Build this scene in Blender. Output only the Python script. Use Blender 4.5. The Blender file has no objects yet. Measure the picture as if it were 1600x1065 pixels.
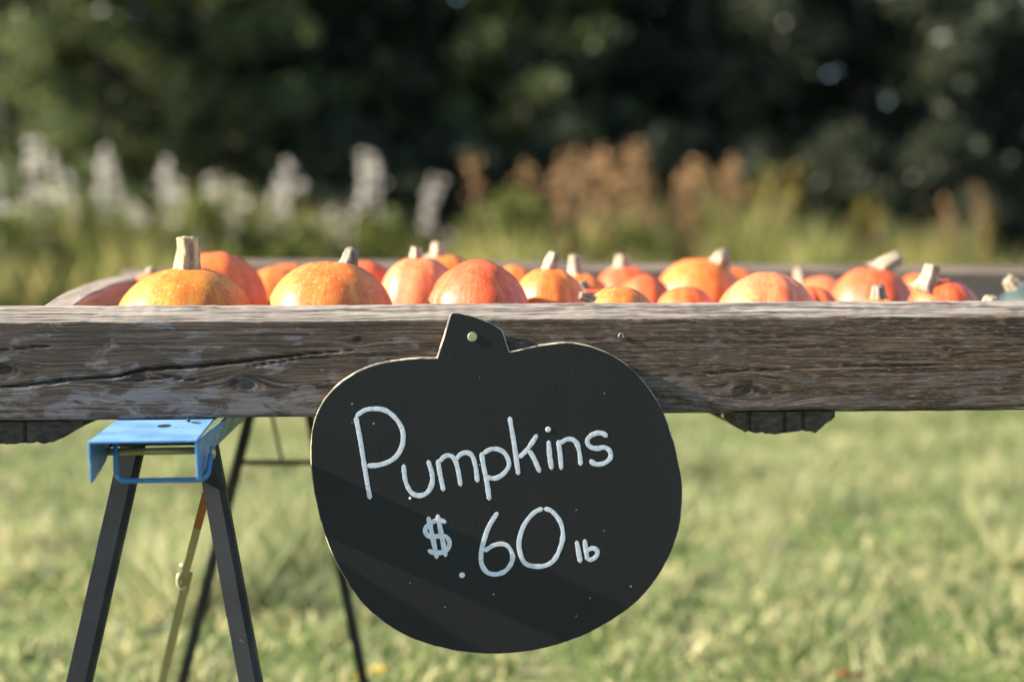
import bpy, math, random
import numpy as np
from math import radians, sin, cos, pi, atan, atan2
from mathutils import Vector, Matrix, noise as mnoise

scene = bpy.context.scene
COL = scene.collection

# ------------------------------------------------------------------ camera
YAW = radians(6.0)
FPX = 2222.2
PITCH = atan((532.5 - 365.0) / FPX)
CAM_Z = 0.924
F = np.array([sin(YAW) * cos(PITCH), cos(YAW) * cos(PITCH), -sin(PITCH)])
R = np.array([cos(YAW), -sin(YAW), 0.0])
U = np.cross(R, F)
CAM = np.array([-1.7 * F[0], -1.7 * F[1], CAM_Z])

cam_data = bpy.data.cameras.new('camera')
cam_data.sensor_width = 36.0
cam_data.lens = 50.0
cam_data.clip_start = 0.05
cam_data.clip_end = 3000.0
cam_data.dof.use_dof = True
cam_data.dof.focus_distance = 1.685
cam_data.dof.aperture_fstop = 1.6
cam_data.dof.aperture_blades = 9
cam = bpy.data.objects.new('camera', cam_data)
COL.objects.link(cam)
cam.location = CAM
cam.rotation_euler = (radians(90) - PITCH, 0, -YAW)
scene.camera = cam

# ------------------------------------------------------------------ sky, sun, exposure
SUN_DIR = Vector((-1.0, -0.058, 0.474)).normalized()      # towards the sun
SUN_EL = math.asin(SUN_DIR.z)
world = bpy.data.worlds.new('World')
scene.world = world
world.use_nodes = True
wn = world.node_tree.nodes
wn.clear()
sky = wn.new('ShaderNodeTexSky')
sky.sky_type = 'NISHITA'
sky.sun_disc = False
sky.sun_elevation = SUN_EL
sky.sun_rotation = atan2(SUN_DIR.x, SUN_DIR.y)
sky.air_density = 1.0
sky.dust_density = 0.4
sky.ozone_density = 2.5
bg = wn.new('ShaderNodeBackground')
bg.inputs['Strength'].default_value = 0.09
wo = wn.new('ShaderNodeOutputWorld')
world.node_tree.links.new(sky.outputs[0], bg.inputs[0])
world.node_tree.links.new(bg.outputs[0], wo.inputs[0])

sun_data = bpy.data.lights.new('sun', 'SUN')
sun_data.energy = 5.0
sun_data.angle = radians(0.55)
sun_data.color = (1.0, 0.91, 0.76)
sun = bpy.data.objects.new('sun', sun_data)
COL.objects.link(sun)
sun.rotation_euler = (-SUN_DIR).to_track_quat('-Z', 'Y').to_euler()

vs = scene.view_settings
vs.view_transform = 'Standard'
vs.look = 'None'
vs.exposure = 1.8
vs.gamma = 1.0
vs.use_curve_mapping = False
scene.cycles.use_denoising = True
scene.cycles.max_bounces = 5
scene.cycles.diffuse_bounces = 2
scene.cycles.glossy_bounces = 3
scene.cycles.transmission_bounces = 4
scene.cycles.transparent_max_bounces = 8

# ------------------------------------------------------------------ helpers
def at(px, py, Y):
    """world point where the photograph's pixel ray meets the vertical plane y = Y"""
    d = F + (px - 800) / FPX * R - (py - 532.5) / FPX * U
    return CAM + d * (Y - CAM[1]) / d[1]

def depth_at(px, Y):
    p = at(px, 480, Y)
    return float((p - CAM) @ F)

def mesh(name, verts, faces, smooth=False):
    m = bpy.data.meshes.new(name)
    m.from_pydata([tuple(map(float, v)) for v in verts], [], [tuple(map(int, f)) for f in faces])
    if smooth:
        m.polygons.foreach_set('use_smooth', np.ones(len(m.polygons), dtype=bool))
    m.update()
    return m

def fast_mesh(name, verts, tris, mat_index=None):
    """big triangle meshes straight from numpy arrays"""
    verts = np.asarray(verts, dtype=np.float32)
    tris = np.asarray(tris, dtype=np.int32)
    m = bpy.data.meshes.new(name)
    m.vertices.add(len(verts))
    m.vertices.foreach_set('co', verts.ravel())
    m.loops.add(tris.size)
    m.loops.foreach_set('vertex_index', tris.ravel())
    m.polygons.add(len(tris))
    m.polygons.foreach_set('loop_start', np.arange(0, tris.size, tris.shape[1], dtype=np.int32))
    m.update(calc_edges=True)
    return m

def add_attr(m, name, vals):
    a = m.attributes.new(name, 'FLOAT', 'POINT')
    a.data.foreach_set('value', np.asarray(vals, dtype=np.float32))

def obj(name, m, mat=None, parent=None):
    o = bpy.data.objects.new(name, m)
    COL.objects.link(o)
    if mat is not None and m is not None and len(m.materials) == 0:
        m.materials.append(mat)
    if parent is not None:
        o.parent = parent
    return o

def tag(o, label=None, cat=None, group=None, kind=None):
    if label: o['label'] = label
    if cat: o['category'] = cat
    if group: o['group'] = group
    if kind: o['kind'] = kind
    return o

def empty(name, loc, label, cat, group=None):
    o = bpy.data.objects.new(name, None)
    COL.objects.link(o)
    o.location = loc
    o.empty_display_size = 0.1
    return tag(o, label, cat, group)

class MB:
    def __init__(s): s.v = []; s.f = []
    def add(s, v, f):
        b = len(s.v)
        s.v += [tuple(map(float, p)) for p in v]
        s.f += [tuple(i + b for i in q) for q in f]
    def box(s, a, b):
        (x0, y0, z0), (x1, y1, z1) = a, b
        s.add([(x0,y0,z0),(x1,y0,z0),(x1,y1,z0),(x0,y1,z0),(x0,y0,z1),(x1,y0,z1),(x1,y1,z1),(x0,y1,z1)],
              [(0,3,2,1),(4,5,6,7),(0,1,5,4),(1,2,6,5),(2,3,7,6),(3,0,4,7)])
    def tube(s, pts, rad, n=8, cap=True):
        """swept tube; rad is a number or one per point"""
        pts = [Vector(p) for p in pts]
        rads = [float(r) for r in rad] if hasattr(rad, '__len__') else [float(rad)] * len(pts)
        rings = []
        up = None
        for i, p in enumerate(pts):
            t = (pts[min(i + 1, len(pts) - 1)] - pts[max(i - 1, 0)]).normalized()
            if up is None:
                up = Vector((0, 0, 1)) if abs(t.z) < 0.9 else Vector((1, 0, 0))
            a = t.cross(up).normalized(); b = a.cross(t).normalized(); up = b
            rings.append([p + rads[i] * (cos(2 * pi * k / n) * a + sin(2 * pi * k / n) * b) for k in range(n)])
        v = [q for r in rings for q in r]; f = []
        for i in range(len(pts) - 1):
            for k in range(n):
                k2 = (k + 1) % n
                f.append((i * n + k, i * n + k2, (i + 1) * n + k2, (i + 1) * n + k))
        if cap:
            f.append(tuple(range(n))[::-1]); f.append(tuple((len(pts) - 1) * n + k for k in range(n)))
        s.add(v, f)
    def beam(s, p, q, w, h, up=(0, 0, 1)):
        """square bar from p to q, w wide, h high"""
        p, q = Vector(p), Vector(q)
        t = (q - p).normalized(); up = Vector(up)
        a = t.cross(up).normalized(); b = a.cross(t).normalized()
        c = [(-w/2, -h/2), (w/2, -h/2), (w/2, h/2), (-w/2, h/2)]
        v = [o_ + a * x + b * y for o_ in (p, q) for x, y in c]
        s.add(v, [(0,1,2,3)[::-1], (4,5,6,7), (0,1,5,4), (1,2,6,5), (2,3,7,6), (3,0,4,7)])
    def build(s, name, mat, parent=None, smooth=False, bevel=0.0, segs=2):
        o = obj(name, mesh(name, s.v, s.f, smooth), mat, parent)
        if bevel:
            b = o.modifiers.new('bevel', 'BEVEL'); b.width = bevel; b.segments = segs; b.limit_method = 'ANGLE'
            b.angle_limit = radians(40)
        return o

_rng = np.random.default_rng(7)
_LAT = _rng.random((256, 256)).astype(np.float32)
def vnoise(x, y):
    """smooth value noise in 0..1, vectorised"""
    x = np.asarray(x, dtype=np.float64); y = np.asarray(y, dtype=np.float64)
    xi = np.floor(x).astype(int); yi = np.floor(y).astype(int)
    u = x - xi; w = y - yi
    u = u * u * (3 - 2 * u); w = w * w * (3 - 2 * w)
    g = lambda a, b: _LAT[a & 255, b & 255]
    return (g(xi, yi) * (1 - u) + g(xi + 1, yi) * u) * (1 - w) + (g(xi, yi + 1) * (1 - u) + g(xi + 1, yi + 1) * u) * w
def fbm(x, y, o=4):
    t = 0; a = 0.5
    for k in range(o):
        t = t + a * vnoise(x * 2 ** k + 17 * k, y * 2 ** k + 31 * k); a *= 0.5
    return t

# ------------------------------------------------------------------ material helpers
class Nodes:
    def __init__(s, name):
        s.m = bpy.data.materials.new(name); s.m.use_nodes = True
        s.t = s.m.node_tree; s.n = s.t.nodes; s.n.clear()
        s.out = s.n.new('ShaderNodeOutputMaterial')
    def new(s, typ, **kw):
        nd = s.n.new(typ)
        for k, v in kw.items():
            if k == 'ins':
                for i, val in v.items(): s.put(nd.inputs[i], val)
            else: setattr(nd, k, v)
        return nd
    def put(s, sock, val):
        if isinstance(val, bpy.types.NodeSocket): s.t.links.new(val, sock)
        elif isinstance(val, bpy.types.Node): s.t.links.new(val.outputs[0], sock)
        else: sock.default_value = val
    def coord(s, which='Object'): return s.new('ShaderNodeTexCoord').outputs[which]
    def mapping(s, vec, scale=(1,1,1), loc=(0,0,0)):
        return s.new('ShaderNodeMapping', ins={'Vector': vec, 'Scale': scale, 'Location': loc}).outputs[0]
    def noise(s, vec, scale=5, detail=4, rough=0.55, dist=0.0):
        return s.new('ShaderNodeTexNoise', ins={'Vector': vec, 'Scale': scale, 'Detail': detail, 'Roughness': rough, 'Distortion': dist}).outputs[0]
    def ramp(s, fac, stops, interp='LINEAR'):
        nd = s.new('ShaderNodeValToRGB', ins={0: fac})
        cr = nd.color_ramp; cr.interpolation = interp
        while len(cr.elements) < len(stops): cr.elements.new(0.5)
        for e, (p, c) in zip(cr.elements, stops):
            e.position = p
            e.color = (c, c, c, 1) if isinstance(c, (int, float)) else (*c, 1)
        return nd.outputs[0]
    def mix(s, fac, a, b, mode='MIX'):
        nd = s.new('ShaderNodeMix', data_type='RGBA', blend_type=mode)
        c4 = lambda v: (*v, 1) if isinstance(v, tuple) and len(v) == 3 else v
        s.put(nd.inputs[0], fac); s.put(nd.inputs[6], c4(a)); s.put(nd.inputs[7], c4(b))
        return nd.outputs[2]
    def math(s, op, a, b=0.0, clamp=False):
        nd = s.new('ShaderNodeMath', operation=op, use_clamp=clamp)
        s.put(nd.inputs[0], a); s.put(nd.inputs[1], b)
        return nd.outputs[0]
    def attr(s, name): return s.new('ShaderNodeAttribute', attribute_name=name).outputs['Fac']
    def bump(s, height, dist=0.001, strength=1.0):
        return s.new('ShaderNodeBump', ins={'Height': height, 'Distance': dist, 'Strength': strength}).outputs[0]
    def principled(s, **ins):
        nd = s.new('ShaderNodeBsdfPrincipled')
        for k, v in ins.items():
            k = k.replace('_', ' ')
            if isinstance(v, tuple) and len(v) == 3 and 'Color' in k: v = (*v, 1)
            s.put(nd.inputs[k], v)
        s.t.links.new(nd.outputs[0], s.out.inputs[0])
        return nd
    def leafy(s, col, rough=0.5, trans=0.4, bright=1.6):
        """a leaf: diffuse and gloss plus light coming through it"""
        p = s.new('ShaderNodeBsdfPrincipled'); s.put(p.inputs['Base Color'], col); p.inputs['Roughness'].default_value = rough
        p.inputs['Specular IOR Level'].default_value = 0.3
        t = s.new('ShaderNodeBsdfTranslucent')
        hs = s.new('ShaderNodeHueSaturation', ins={'Value': bright, 'Saturation': 1.0, 'Color': col})
        s.put(t.inputs[0], hs.outputs[0])
        mx = s.new('ShaderNodeMixShader', ins={0: trans})
        s.t.links.new(p.outputs[0], mx.inputs[1]); s.t.links.new(t.outputs[0], mx.inputs[2])
        s.t.links.new(mx.outputs[0], s.out.inputs[0])

# weathered timber of the display bed; attribute "grain" bends the grain round knots
def mat_beam():
    s = Nodes('weathered_beam')
    xyz = s.new('ShaderNodeSeparateXYZ', ins={0: s.coord()})
    X, Y, Z = xyz.outputs
    G = s.attr('grain'); T = s.attr('top'); K = s.attr('knot'); CR = s.attr('crack')
    gv = s.new('ShaderNodeCombineXYZ', ins={0: X, 1: Y, 2: G}).outputs[0]
    fine = s.noise(s.mapping(gv, (9, 30, 560)), 1.0, 6, 0.72)
    mid = s.noise(s.mapping(gv, (7, 10, 210)), 1.0, 5, 0.65, 0.3)
    broad = s.noise(s.mapping(gv, (2.2, 5, 26)), 1.0, 3, 0.5)
    fleck = s.noise(s.mapping(gv, (55, 40, 560), (3, 1, 7)), 1.0, 4, 0.65)
    warm = s.ramp(s.math('ADD', s.math('MULTIPLY', X, 0.8), 0.5), [(0.1, 0.0), (0.5, 0.7), (0.9, 1.0)])
    gsum = s.math('ADD', s.math('MULTIPLY', fine, 0.6), s.math('MULTIPLY', mid, 0.4))
    cold_w = s.ramp(gsum, [(0.41, (0.007, 0.006, 0.005)), (0.47, (0.038, 0.030, 0.025)), (0.53, (0.090, 0.073, 0.062)), (0.61, (0.19, 0.17, 0.16))])
    warm_w = s.ramp(gsum, [(0.41, (0.009, 0.006, 0.0045)), (0.47, (0.052, 0.033, 0.022)), (0.53, (0.125, 0.085, 0.058)), (0.61, (0.25, 0.185, 0.135))])
    base = s.mix(warm, cold_w, warm_w)
    base = s.mix(s.ramp(broad, [(0.42, 0.0), (0.74, 0.4)]), base, (0.085, 0.068, 0.058))
    # cold grey weathered film, heavier at the left end and along the lower edge
    side = s.ramp(s.math('ADD', s.math('MULTIPLY', X, 0.8), 0.5), [(0.0, 1.0), (0.5, 0.8), (0.75, 0.35), (1.0, 0.3)])
    pat = s.noise(s.mapping(s.coord(), (22, 10, 58), (5, 0, 2)), 1.0, 6, 0.62, 0.4)
    low = s.ramp(s.math('MULTIPLY', s.math('SUBTRACT', Z, 0.708), 7.7), [(0.0, 0.13), (0.45, 0.0)])
    pm = s.ramp(s.math('ADD', pat, low), [(0.54, 0.0), (0.62, 1.0)])
    pm = s.math('MULTIPLY', s.math('MULTIPLY', pm, side), s.ramp(fine, [(0.40, 0.25), (0.50, 1.0)]))
    base = s.mix(s.math('MULTIPLY', pm, 0.9), base, (0.20, 0.205, 0.24))
    # raised cream fibres, more of them to the right
    fl = s.math('MULTIPLY', s.ramp(fleck, [(0.54, 0.0), (0.62, 1.0)]), s.ramp(s.math('ADD', s.math('MULTIPLY', X, 1.0), 0.5), [(0.25, 0.10), (0.75, 0.6)]))
    base = s.mix(fl, base, (0.38, 0.29, 0.19))
    base = s.mix(s.math('MULTIPLY', K, 0.75, True), base, (0.03, 0.022, 0.018))
    base = s.mix(s.math('MULTIPLY', CR, 0.9, True), base, (0.010, 0.008, 0.007))
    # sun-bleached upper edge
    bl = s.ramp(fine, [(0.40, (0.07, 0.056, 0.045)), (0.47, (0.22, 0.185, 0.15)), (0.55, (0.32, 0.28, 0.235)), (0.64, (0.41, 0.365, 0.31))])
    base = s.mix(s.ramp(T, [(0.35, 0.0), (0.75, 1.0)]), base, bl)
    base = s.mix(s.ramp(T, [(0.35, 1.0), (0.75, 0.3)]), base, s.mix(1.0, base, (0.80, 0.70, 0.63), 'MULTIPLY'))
    h = s.math('ADD', s.math('MULTIPLY', fine, 0.6), s.math('MULTIPLY', fleck, 0.5))
    s.principled(Base_Color=base, Roughness=0.78, Specular_IOR_Level=0.3, Normal=s.bump(h, 0.0016, 0.9))
    return s.m

def mat_board(name, c0, c1, axis, rough=0.8):
    """plain old plank, grain along the given axis"""
    s = Nodes(name)
    sc = {'x': (5, 60, 160), 'y': (70, 5, 160), 'z': (120, 120, 6)}[axis]
    n = s.noise(s.mapping(s.coord(), sc), 1.0, 5, 0.6)
    n2 = s.noise(s.coord(), 9, 3)
    col = s.ramp(n, [(0.3, c0), (0.7, c1)])
    col = s.mix(s.math('MULTIPLY', n2, 0.35), col, (c0[0] * .6, c0[1] * .6, c0[2] * .6))
    s.principled(Base_Color=col, Roughness=rough, Specular_IOR_Level=0.3, Normal=s.bump(n, 0.0015, 0.8))
    return s.m

def mat_paint(name, col, rough=0.4, chips=None, metallic=0.0, chip_amt=0.66, scale=40):
    s = Nodes(name)
    n = s.noise(s.coord(), scale, 5, 0.65)
    n2 = s.noise(s.coord(), scale * 0.25, 3, 0.5)
    c = s.mix(s.math('MULTIPLY', n2, 0.5), col, tuple(v * 0.7 for v in col))
    if chips: c = s.mix(s.ramp(n, [(chip_amt, 0.0), (chip_amt + 0.03, 1.0)]), c, chips)
    s.principled(Base_Color=c, Roughness=s.ramp(n2, [(0.3, rough * 0.8), (0.7, min(1, rough * 1.3))]), Metallic=metallic,
                 Normal=s.bump(n, 0.0004, 0.5))
    return s.m

M = {}
M['beam'] = mat_beam()
M['rail'] = mat_board('rear_rail_wood', (0.085, 0.062, 0.045), (0.27, 0.21, 0.155), 'x')
M['side'] = mat_board('side_board_wood', (0.20, 0.14, 0.10), (0.48, 0.39, 0.30), 'y')
M['slat'] = mat_board('slat_wood', (0.016, 0.012, 0.009), (0.10, 0.07, 0.048), 'y')
M['wire'] = mat_paint('galvanised_wire', (0.32, 0.33, 0.34), 0.45, metallic=0.8)
M['blue'] = mat_paint('blue_enamel', (0.062, 0.225, 0.47), 0.38, (0.14, 0.06, 0.035), 0.0, 0.655, 75)
def mat_enamel():
    s = Nodes('blue_enamel')
    n = s.noise(s.coord(), 75, 5, 0.7); n2 = s.noise(s.coord(), 20, 4, 0.6); sc = s.noise(s.mapping(s.coord(), (260, 25, 90)), 1.0, 4, 0.6)
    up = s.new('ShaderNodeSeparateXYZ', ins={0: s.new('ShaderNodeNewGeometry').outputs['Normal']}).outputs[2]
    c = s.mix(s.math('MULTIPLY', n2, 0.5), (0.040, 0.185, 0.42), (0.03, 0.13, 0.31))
    c = s.mix(s.math('MULTIPLY', s.ramp(up, [(0.7, 0.0), (0.95, 1.0)]), s.ramp(n2, [(0.3, 0.45), (0.6, 0.85)])), c, (0.20, 0.37, 0.55))  # upward faces mixed paler: sun glare on the top put into the colour
    c = s.mix(s.ramp(sc, [(0.62, 0.0), (0.70, 0.5)]), c, (0.30, 0.40, 0.48))
    c = s.mix(s.ramp(n, [(0.635, 0.0), (0.66, 1.0)]), c, (0.13, 0.055, 0.032))
    s.principled(Base_Color=c, Roughness=s.ramp(n2, [(0.3, 0.32), (0.7, 0.55)]), Normal=s.bump(n, 0.0005, 0.6))
    return s.m
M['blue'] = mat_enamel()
M['leg'] = mat_paint('charcoal_steel', (0.008, 0.0085, 0.010), 0.72, (0.10, 0.10, 0.105), 0.0, 0.68, 90)
M['brass'] = mat_paint('yellow_zinc', (0.42, 0.37, 0.22), 0.42, (0.28, 0.15, 0.06), 0.35, 0.62, 30)
M['rust'] = mat_paint('rusty_steel', (0.36, 0.13, 0.045), 0.75, (0.15, 0.06, 0.03), 0.0, 0.55, 60)
M['dark'] = mat_paint('dark_steel', (0.02, 0.02, 0.022), 0.5)

# ------------------------------------------------------------------ ground
def height(x, y):
    return 0.05 * (fbm(x * 0.5 + 40, y * 0.5 + 40, 3) - 0.45) + 0.03 * (fbm(x * 2.2 + 9, y * 2.2 + 3, 2) - 0.37)

def make_ground():
    xs = np.unique(np.concatenate([np.array([-1500, -500, -150, -60, -30]), np.linspace(-16, 16, 129), np.array([30, 60, 150, 500, 1500])]))
    ys = np.unique(np.concatenate([np.array([-1500, -500, -150, -40, -12]), np.linspace(-5, 25, 121), np.array([40, 80, 200, 600, 1500])]))
    XX, YY = np.meshgrid(xs, ys, indexing='ij')
    ZZ = height(XX, YY)
    far = (np.abs(XX) > 17) | (YY > 26) | (YY < -6)
    ZZ[far] = -0.03
    v = np.stack([XX, YY, ZZ], -1).reshape(-1, 3)
    nx, ny = len(xs), len(ys)
    i, j = np.meshgrid(np.arange(nx - 1), np.arange(ny - 1), indexing='ij')
    a = (i * ny + j).ravel()
    m = fast_mesh('lawn', v, np.stack([a, a + ny, a + ny + 1, a + 1], -1))
    s = Nodes('lawn_soil_and_thatch')
    n1 = s.noise(s.coord(), 2.2, 4, 0.6); n2 = s.noise(s.coord(), 18, 4, 0.6)
    c = s.ramp(n1, [(0.35, (0.10, 0.15, 0.04)), (0.5, (0.17, 0.20, 0.07)), (0.65, (0.30, 0.27, 0.14))])
    c = s.mix(s.ramp(n2, [(0.4, 0.0), (0.62, 0.7)]), c, (0.06, 0.08, 0.025))
    s.principled(Base_Color=c, Roughness=0.95, Specular_IOR_Level=0.1, Normal=s.bump(n2, 0.02, 1.0))
    o = obj('lawn', m, s.m)
    tag(o, kind='structure')
make_ground()

def mat_grass(name, a, b, c, scale=1.6):
    s = Nodes(name)
    n = s.math('ADD', s.math('MULTIPLY', s.noise(s.coord(), scale, 4, 0.6), 0.6), s.math('MULTIPLY', s.noise(s.coord(), scale * 0.28, 3, 0.5, 0.6), 0.4))
    t = s.attr('tone')
    col = s.ramp(s.math('ADD', s.math('MULTIPLY', n, 0.6), s.math('MULTIPLY', t, 0.4)), [(0.405, a), (0.5, b), (0.60, c)])
    s.leafy(col, 0.55, 0.4, 1.5)
    return s.m

def blades(rng, x, y, z0, h, w, lean, name, mat, two=False):
    """grass blades as thin leaning slips; one object"""
    n = len(x)
    az = rng.random(n) * 2 * pi; la = rng.random(n) * 2 * pi
    dx = np.cos(az) * w / 2; dy = np.sin(az) * w / 2
    lx = np.cos(la) * lean * h; ly = np.sin(la) * lean * h
    if not two:
        v = np.stack([np.stack([x - dx, y - dy, z0], -1), np.stack([x + dx, y + dy, z0], -1),
                      np.stack([x + lx, y + ly, z0 + h], -1)], 1)
        tri = np.arange(n * 3).reshape(-1, 3); k = 3
    else:
        mx, my, mz = x + lx * 0.3, y + ly * 0.3, z0 + h * 0.55
        v = np.stack([np.stack([x - dx, y - dy, z0], -1), np.stack([x + dx, y + dy, z0], -1),
                      np.stack([mx - dx * .9, my - dy * .9, mz], -1), np.stack([mx + dx * .9, my + dy * .9, mz], -1),
                      np.stack([x + lx, y + ly, z0 + h], -1)], 1)
        b = (np.arange(n) * 5)[:, None, None]
        tri = (b + np.array([[0, 1, 3], [0, 3, 2], [2, 3, 4]])[None]).reshape(-1, 3); k = 5
    m = fast_mesh(name, v.reshape(-1, 3), tri)
    add_attr(m, 'tone', np.repeat(rng.random(n), k))
    return obj(name, m, mat)

def make_grass():
    rng = np.random.default_rng(3)
    n = 520000
    y = -1.2 + 11.5 * rng.random(n) ** 1.15
    x = -0.2 + (rng.random(n) - 0.5) * (5.0 + 0.55 * np.clip(y + 1.7, 0, 12)) * 1.25
    tuft = fbm(x * 5.5, y * 5.5, 3)
    keep = rng.random(n) < np.clip((tuft - 0.22) * 3.2, 0.12, 1)
    x, y, tuft = x[keep], y[keep], tuft[keep]
    h = (0.014 + 0.11 * np.clip(tuft - 0.27, 0, 1) * 1.7) * (0.5 + rng.random(len(x)))
    h *= 0.8 + 1.6 * np.clip((fbm(x * 1.7 + 5, y * 1.7 + 90, 3) - 0.47) * 7, 0, 1)
    z = height(x, y) - 0.004
    g = mat_grass('mown_grass', (0.05, 0.10, 0.024), (0.235, 0.305, 0.095), (0.54, 0.47, 0.27), 5.0)
    nb = 50000
    xb = -0.2 + (rng.random(nb) - 0.5) * 9; yb = -0.5 + 9.5 * rng.random(nb)
    kb = fbm(xb * 3 + 60, yb * 3 + 8, 3) > 0.43
    xb, yb = xb[kb], yb[kb]
    b2 = blades(rng, xb, yb, height(xb, yb), 0.02 + 0.04 * rng.random(len(xb)), 0.007 + 0.011 * rng.random(len(xb)), 1.0, 'lawn_weeds',
                mat_grass('lawn_weed_leaf', (0.06, 0.11, 0.025), (0.20, 0.26, 0.08), (0.46, 0.40, 0.20), 6.0), True)
    tag(b2, 'broad-leaved lawn weeds scattered through the grass', 'grass', kind='stuff')
    o = blades(rng, x, y, z, h, 0.004 + 0.004 * rng.random(len(x)), 0.8, 'grass', g)
    tag(o, 'short sunlit mown grass covering the lawn behind the table', 'grass', kind='stuff')
make_grass()

# ------------------------------------------------------------------ display bed
Z_BOT, Z_TOP, Z_FACE = 0.7085, 0.8385, 0.8205
bed = empty('display_bed', (0, 0, Z_BOT), 'weathered timber display bed with low board sides and wire floor, full of pumpkins', 'display table')

CRACKS = [  # polylines in photograph pixels on the beam's face, and half-width in metres
    ([(-60, 612), (30, 603), (120, 592), (185, 588), (225, 577), (300, 572), (420, 560), (560, 545)], 0.0011),
    ([(-40, 552), (0, 548), (60, 541), (120, 543)], 0.0003),
    ([(380, 575), (470, 560), (560, 556)], 0.0003),
    ([(100, 598), (190, 596), (260, 590), (330, 596)], 0.0003),
    ([(1020, 590), (1120, 582), (1200, 577), (1330, 572), (1480, 570)], 0.0002),
]
KNOTS = [(217, 590, 0.018), (388, 602, 0.022), (12, 578, 0.017), (1168, 610, 0.021), (1480, 545, 0.006), (560, 530, 0.006)]

def make_beam():
    xs = np.concatenate([np.arange(-1.05, -0.72, 0.012), np.arange(-0.72, 0.78, 0.0019), np.arange(0.78, 1.72, 0.012)])
    # profile (y, z, top-ness): up the face, over the worn upper edge, along the top, down the back, underneath
    prof = []
    for t in np.linspace(0, 1, 6)[:-1]:
        a = t * pi / 2
        prof.append((0.004 - 0.004 * sin(a), Z_BOT + 0.004 - 0.004 * cos(a), 0))
    for z in np.linspace(Z_BOT + 0.004, Z_FACE, 62): prof.append((0.0, z, 0))
    for t in np.linspace(0, 1, 12)[1:]:
        prof.append((0.024 * t ** 1.15, Z_FACE + (Z_TOP - Z_FACE) * (1 - (1 - t) ** 1.35), min(1, t * 4)))
    for y in np.linspace(0.03, 0.048, 4): prof.append((y, Z_TOP, 1))
    prof += [(0.050, Z_TOP - 0.003, 1), (0.050, 0.78, 0), (0.050, Z_BOT, 0), (0.025, Z_BOT, 0)]
    prof = np.array(prof); nx, npf = len(xs), len(prof)
    X = np.repeat(xs[:, None], npf, 1); Y = np.repeat(prof[None, :, 0], nx, 0).copy(); Z = np.repeat(prof[None, :, 1], nx, 0).copy()
    top = np.repeat(prof[None, :, 2], nx, 0)
    grain = Z + 0.006 * (fbm(X * 2.2, Z * 6, 2) - 0.4); knot = np.zeros_like(X)
    for px, py, r in KNOTS:
        c = at(px, py, 0); dx = X - c[0]; dz = Z - c[2]
        d2 = (dx / (r * 2.4)) ** 2 + (dz / (r * 1.2)) ** 2
        grain += np.sign(dz + 1e-6) * -0.85 * np.abs(dz) * np.exp(-d2) + 0.30 * np.sqrt(dx ** 2 * .3 + dz ** 2) * np.exp(-d2 * 0.8)
        wob = 1 + 0.7 * (fbm(X * 55 + px, Z * 80 + py, 3) - 0.45)
        rr = np.sqrt((dx / (r * 0.8)) ** 2 + (dz / (r * 0.45)) ** 2) * wob
        knot = np.maximum(knot, np.clip(1.15 - rr, 0, 1) ** 0.7 * (0.78 + 0.22 * np.sin(rr * 11 + px)))
    crack = np.zeros_like(X)
    for pl, w in CRACKS:
        q = np.array([at(a, b, 0) for a, b in pl])
        zc = np.interp(xs, q[:, 0], q[:, 2]) + 0.0012 * (vnoise(xs * 60, xs * 0 + 3) - 0.5)
        inside = (xs > q[0, 0]) & (xs < q[-1, 0])
        edge = np.clip(np.minimum(xs - q[0, 0], q[-1, 0] - xs) / 0.09, 0, 1)
        ww = w * (0.35 + 1.3 * vnoise(xs * 25, xs * 0 + 9)) * inside * edge + 1e-6
        e = np.clip(1 - np.abs(Z - zc[:, None]) / (ww[:, None] + 0.0006), 0, 1) * (inside * np.clip(edge * 4, 0, 1) * np.clip(w / 0.0006, 0.35, 1))[:, None]
        crack = np.maximum(crack, e)
    face = (prof[:, 0] < 0.001)[None, :]
    soft = ((prof[:, 2] > 0) | (prof[:, 0] < 0.001))[None, :]
    rel = 0.0004 * (fbm(X * 5, grain * 260, 3) - 0.45) + 0.0010 * (fbm(X * 2, grain * 30, 2) - 0.4) + (0.0003 + 0.0007 * np.clip((X + 0.1) * 1.6, 0, 1)) * (fbm(X * 45, grain * 380, 2) - 0.4)
    Y -= rel * soft
    Y += 0.010 * crack * face + 0.0016 * np.clip(knot, 0, 1) * face
    Z += (0.0035 * (fbm(X * 5, X * 0 + 2, 3) - 0.45) + 0.0014 * (vnoise(X * 90, Z * 300) - 0.5)) * (top > 0) * (prof[:, 1] > Z_FACE)[None, :]
    Z += 0.003 * (fbm(X * 4, X * 0 + 70, 3) - 0.45) * (prof[:, 1] < Z_BOT + 0.003)[None, :]
    top2 = np.clip(top + 0.8 * (fbm(X * 60, Z * 300 + 5, 3) - 0.5) * (top < 0.9) * (Z > Z_FACE - 0.002) + np.clip((Z - Z_FACE + 0.004) / 0.006, 0, 1) * 0.5 * (prof[:, 0] < 0.02)[None, :], 0, 1)
    i, j = np.meshgrid(np.arange(nx - 1), np.arange(npf), indexing='ij')
    j2 = (j + 1) % npf
    q = np.stack([i * npf + j, (i + 1) * npf + j, (i + 1) * npf + j2, i * npf + j2], -1).reshape(-1, 4)
    m = fast_mesh('front_beam', np.stack([X, Y, Z], -1).reshape(-1, 3), q)
    import bmesh
    bm = bmesh.new(); bm.from_mesh(m); bm.verts.ensure_lookup_table()
    bm.faces.new([bm.verts[k] for k in range(npf)][::-1]); bm.faces.new([bm.verts[(nx - 1) * npf + k] for k in range(npf)])
    bmesh.ops.recalc_face_normals(bm, faces=bm.faces); bm.to_mesh(m); bm.free()
    m.polygons.foreach_set('use_smooth', np.ones(len(m.polygons), dtype=bool))
    for nm, a in (('grain', grain), ('top', top2), ('knot', np.clip(knot, 0, 1)), ('crack', crack)): add_attr(m, nm, a.ravel())
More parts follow.
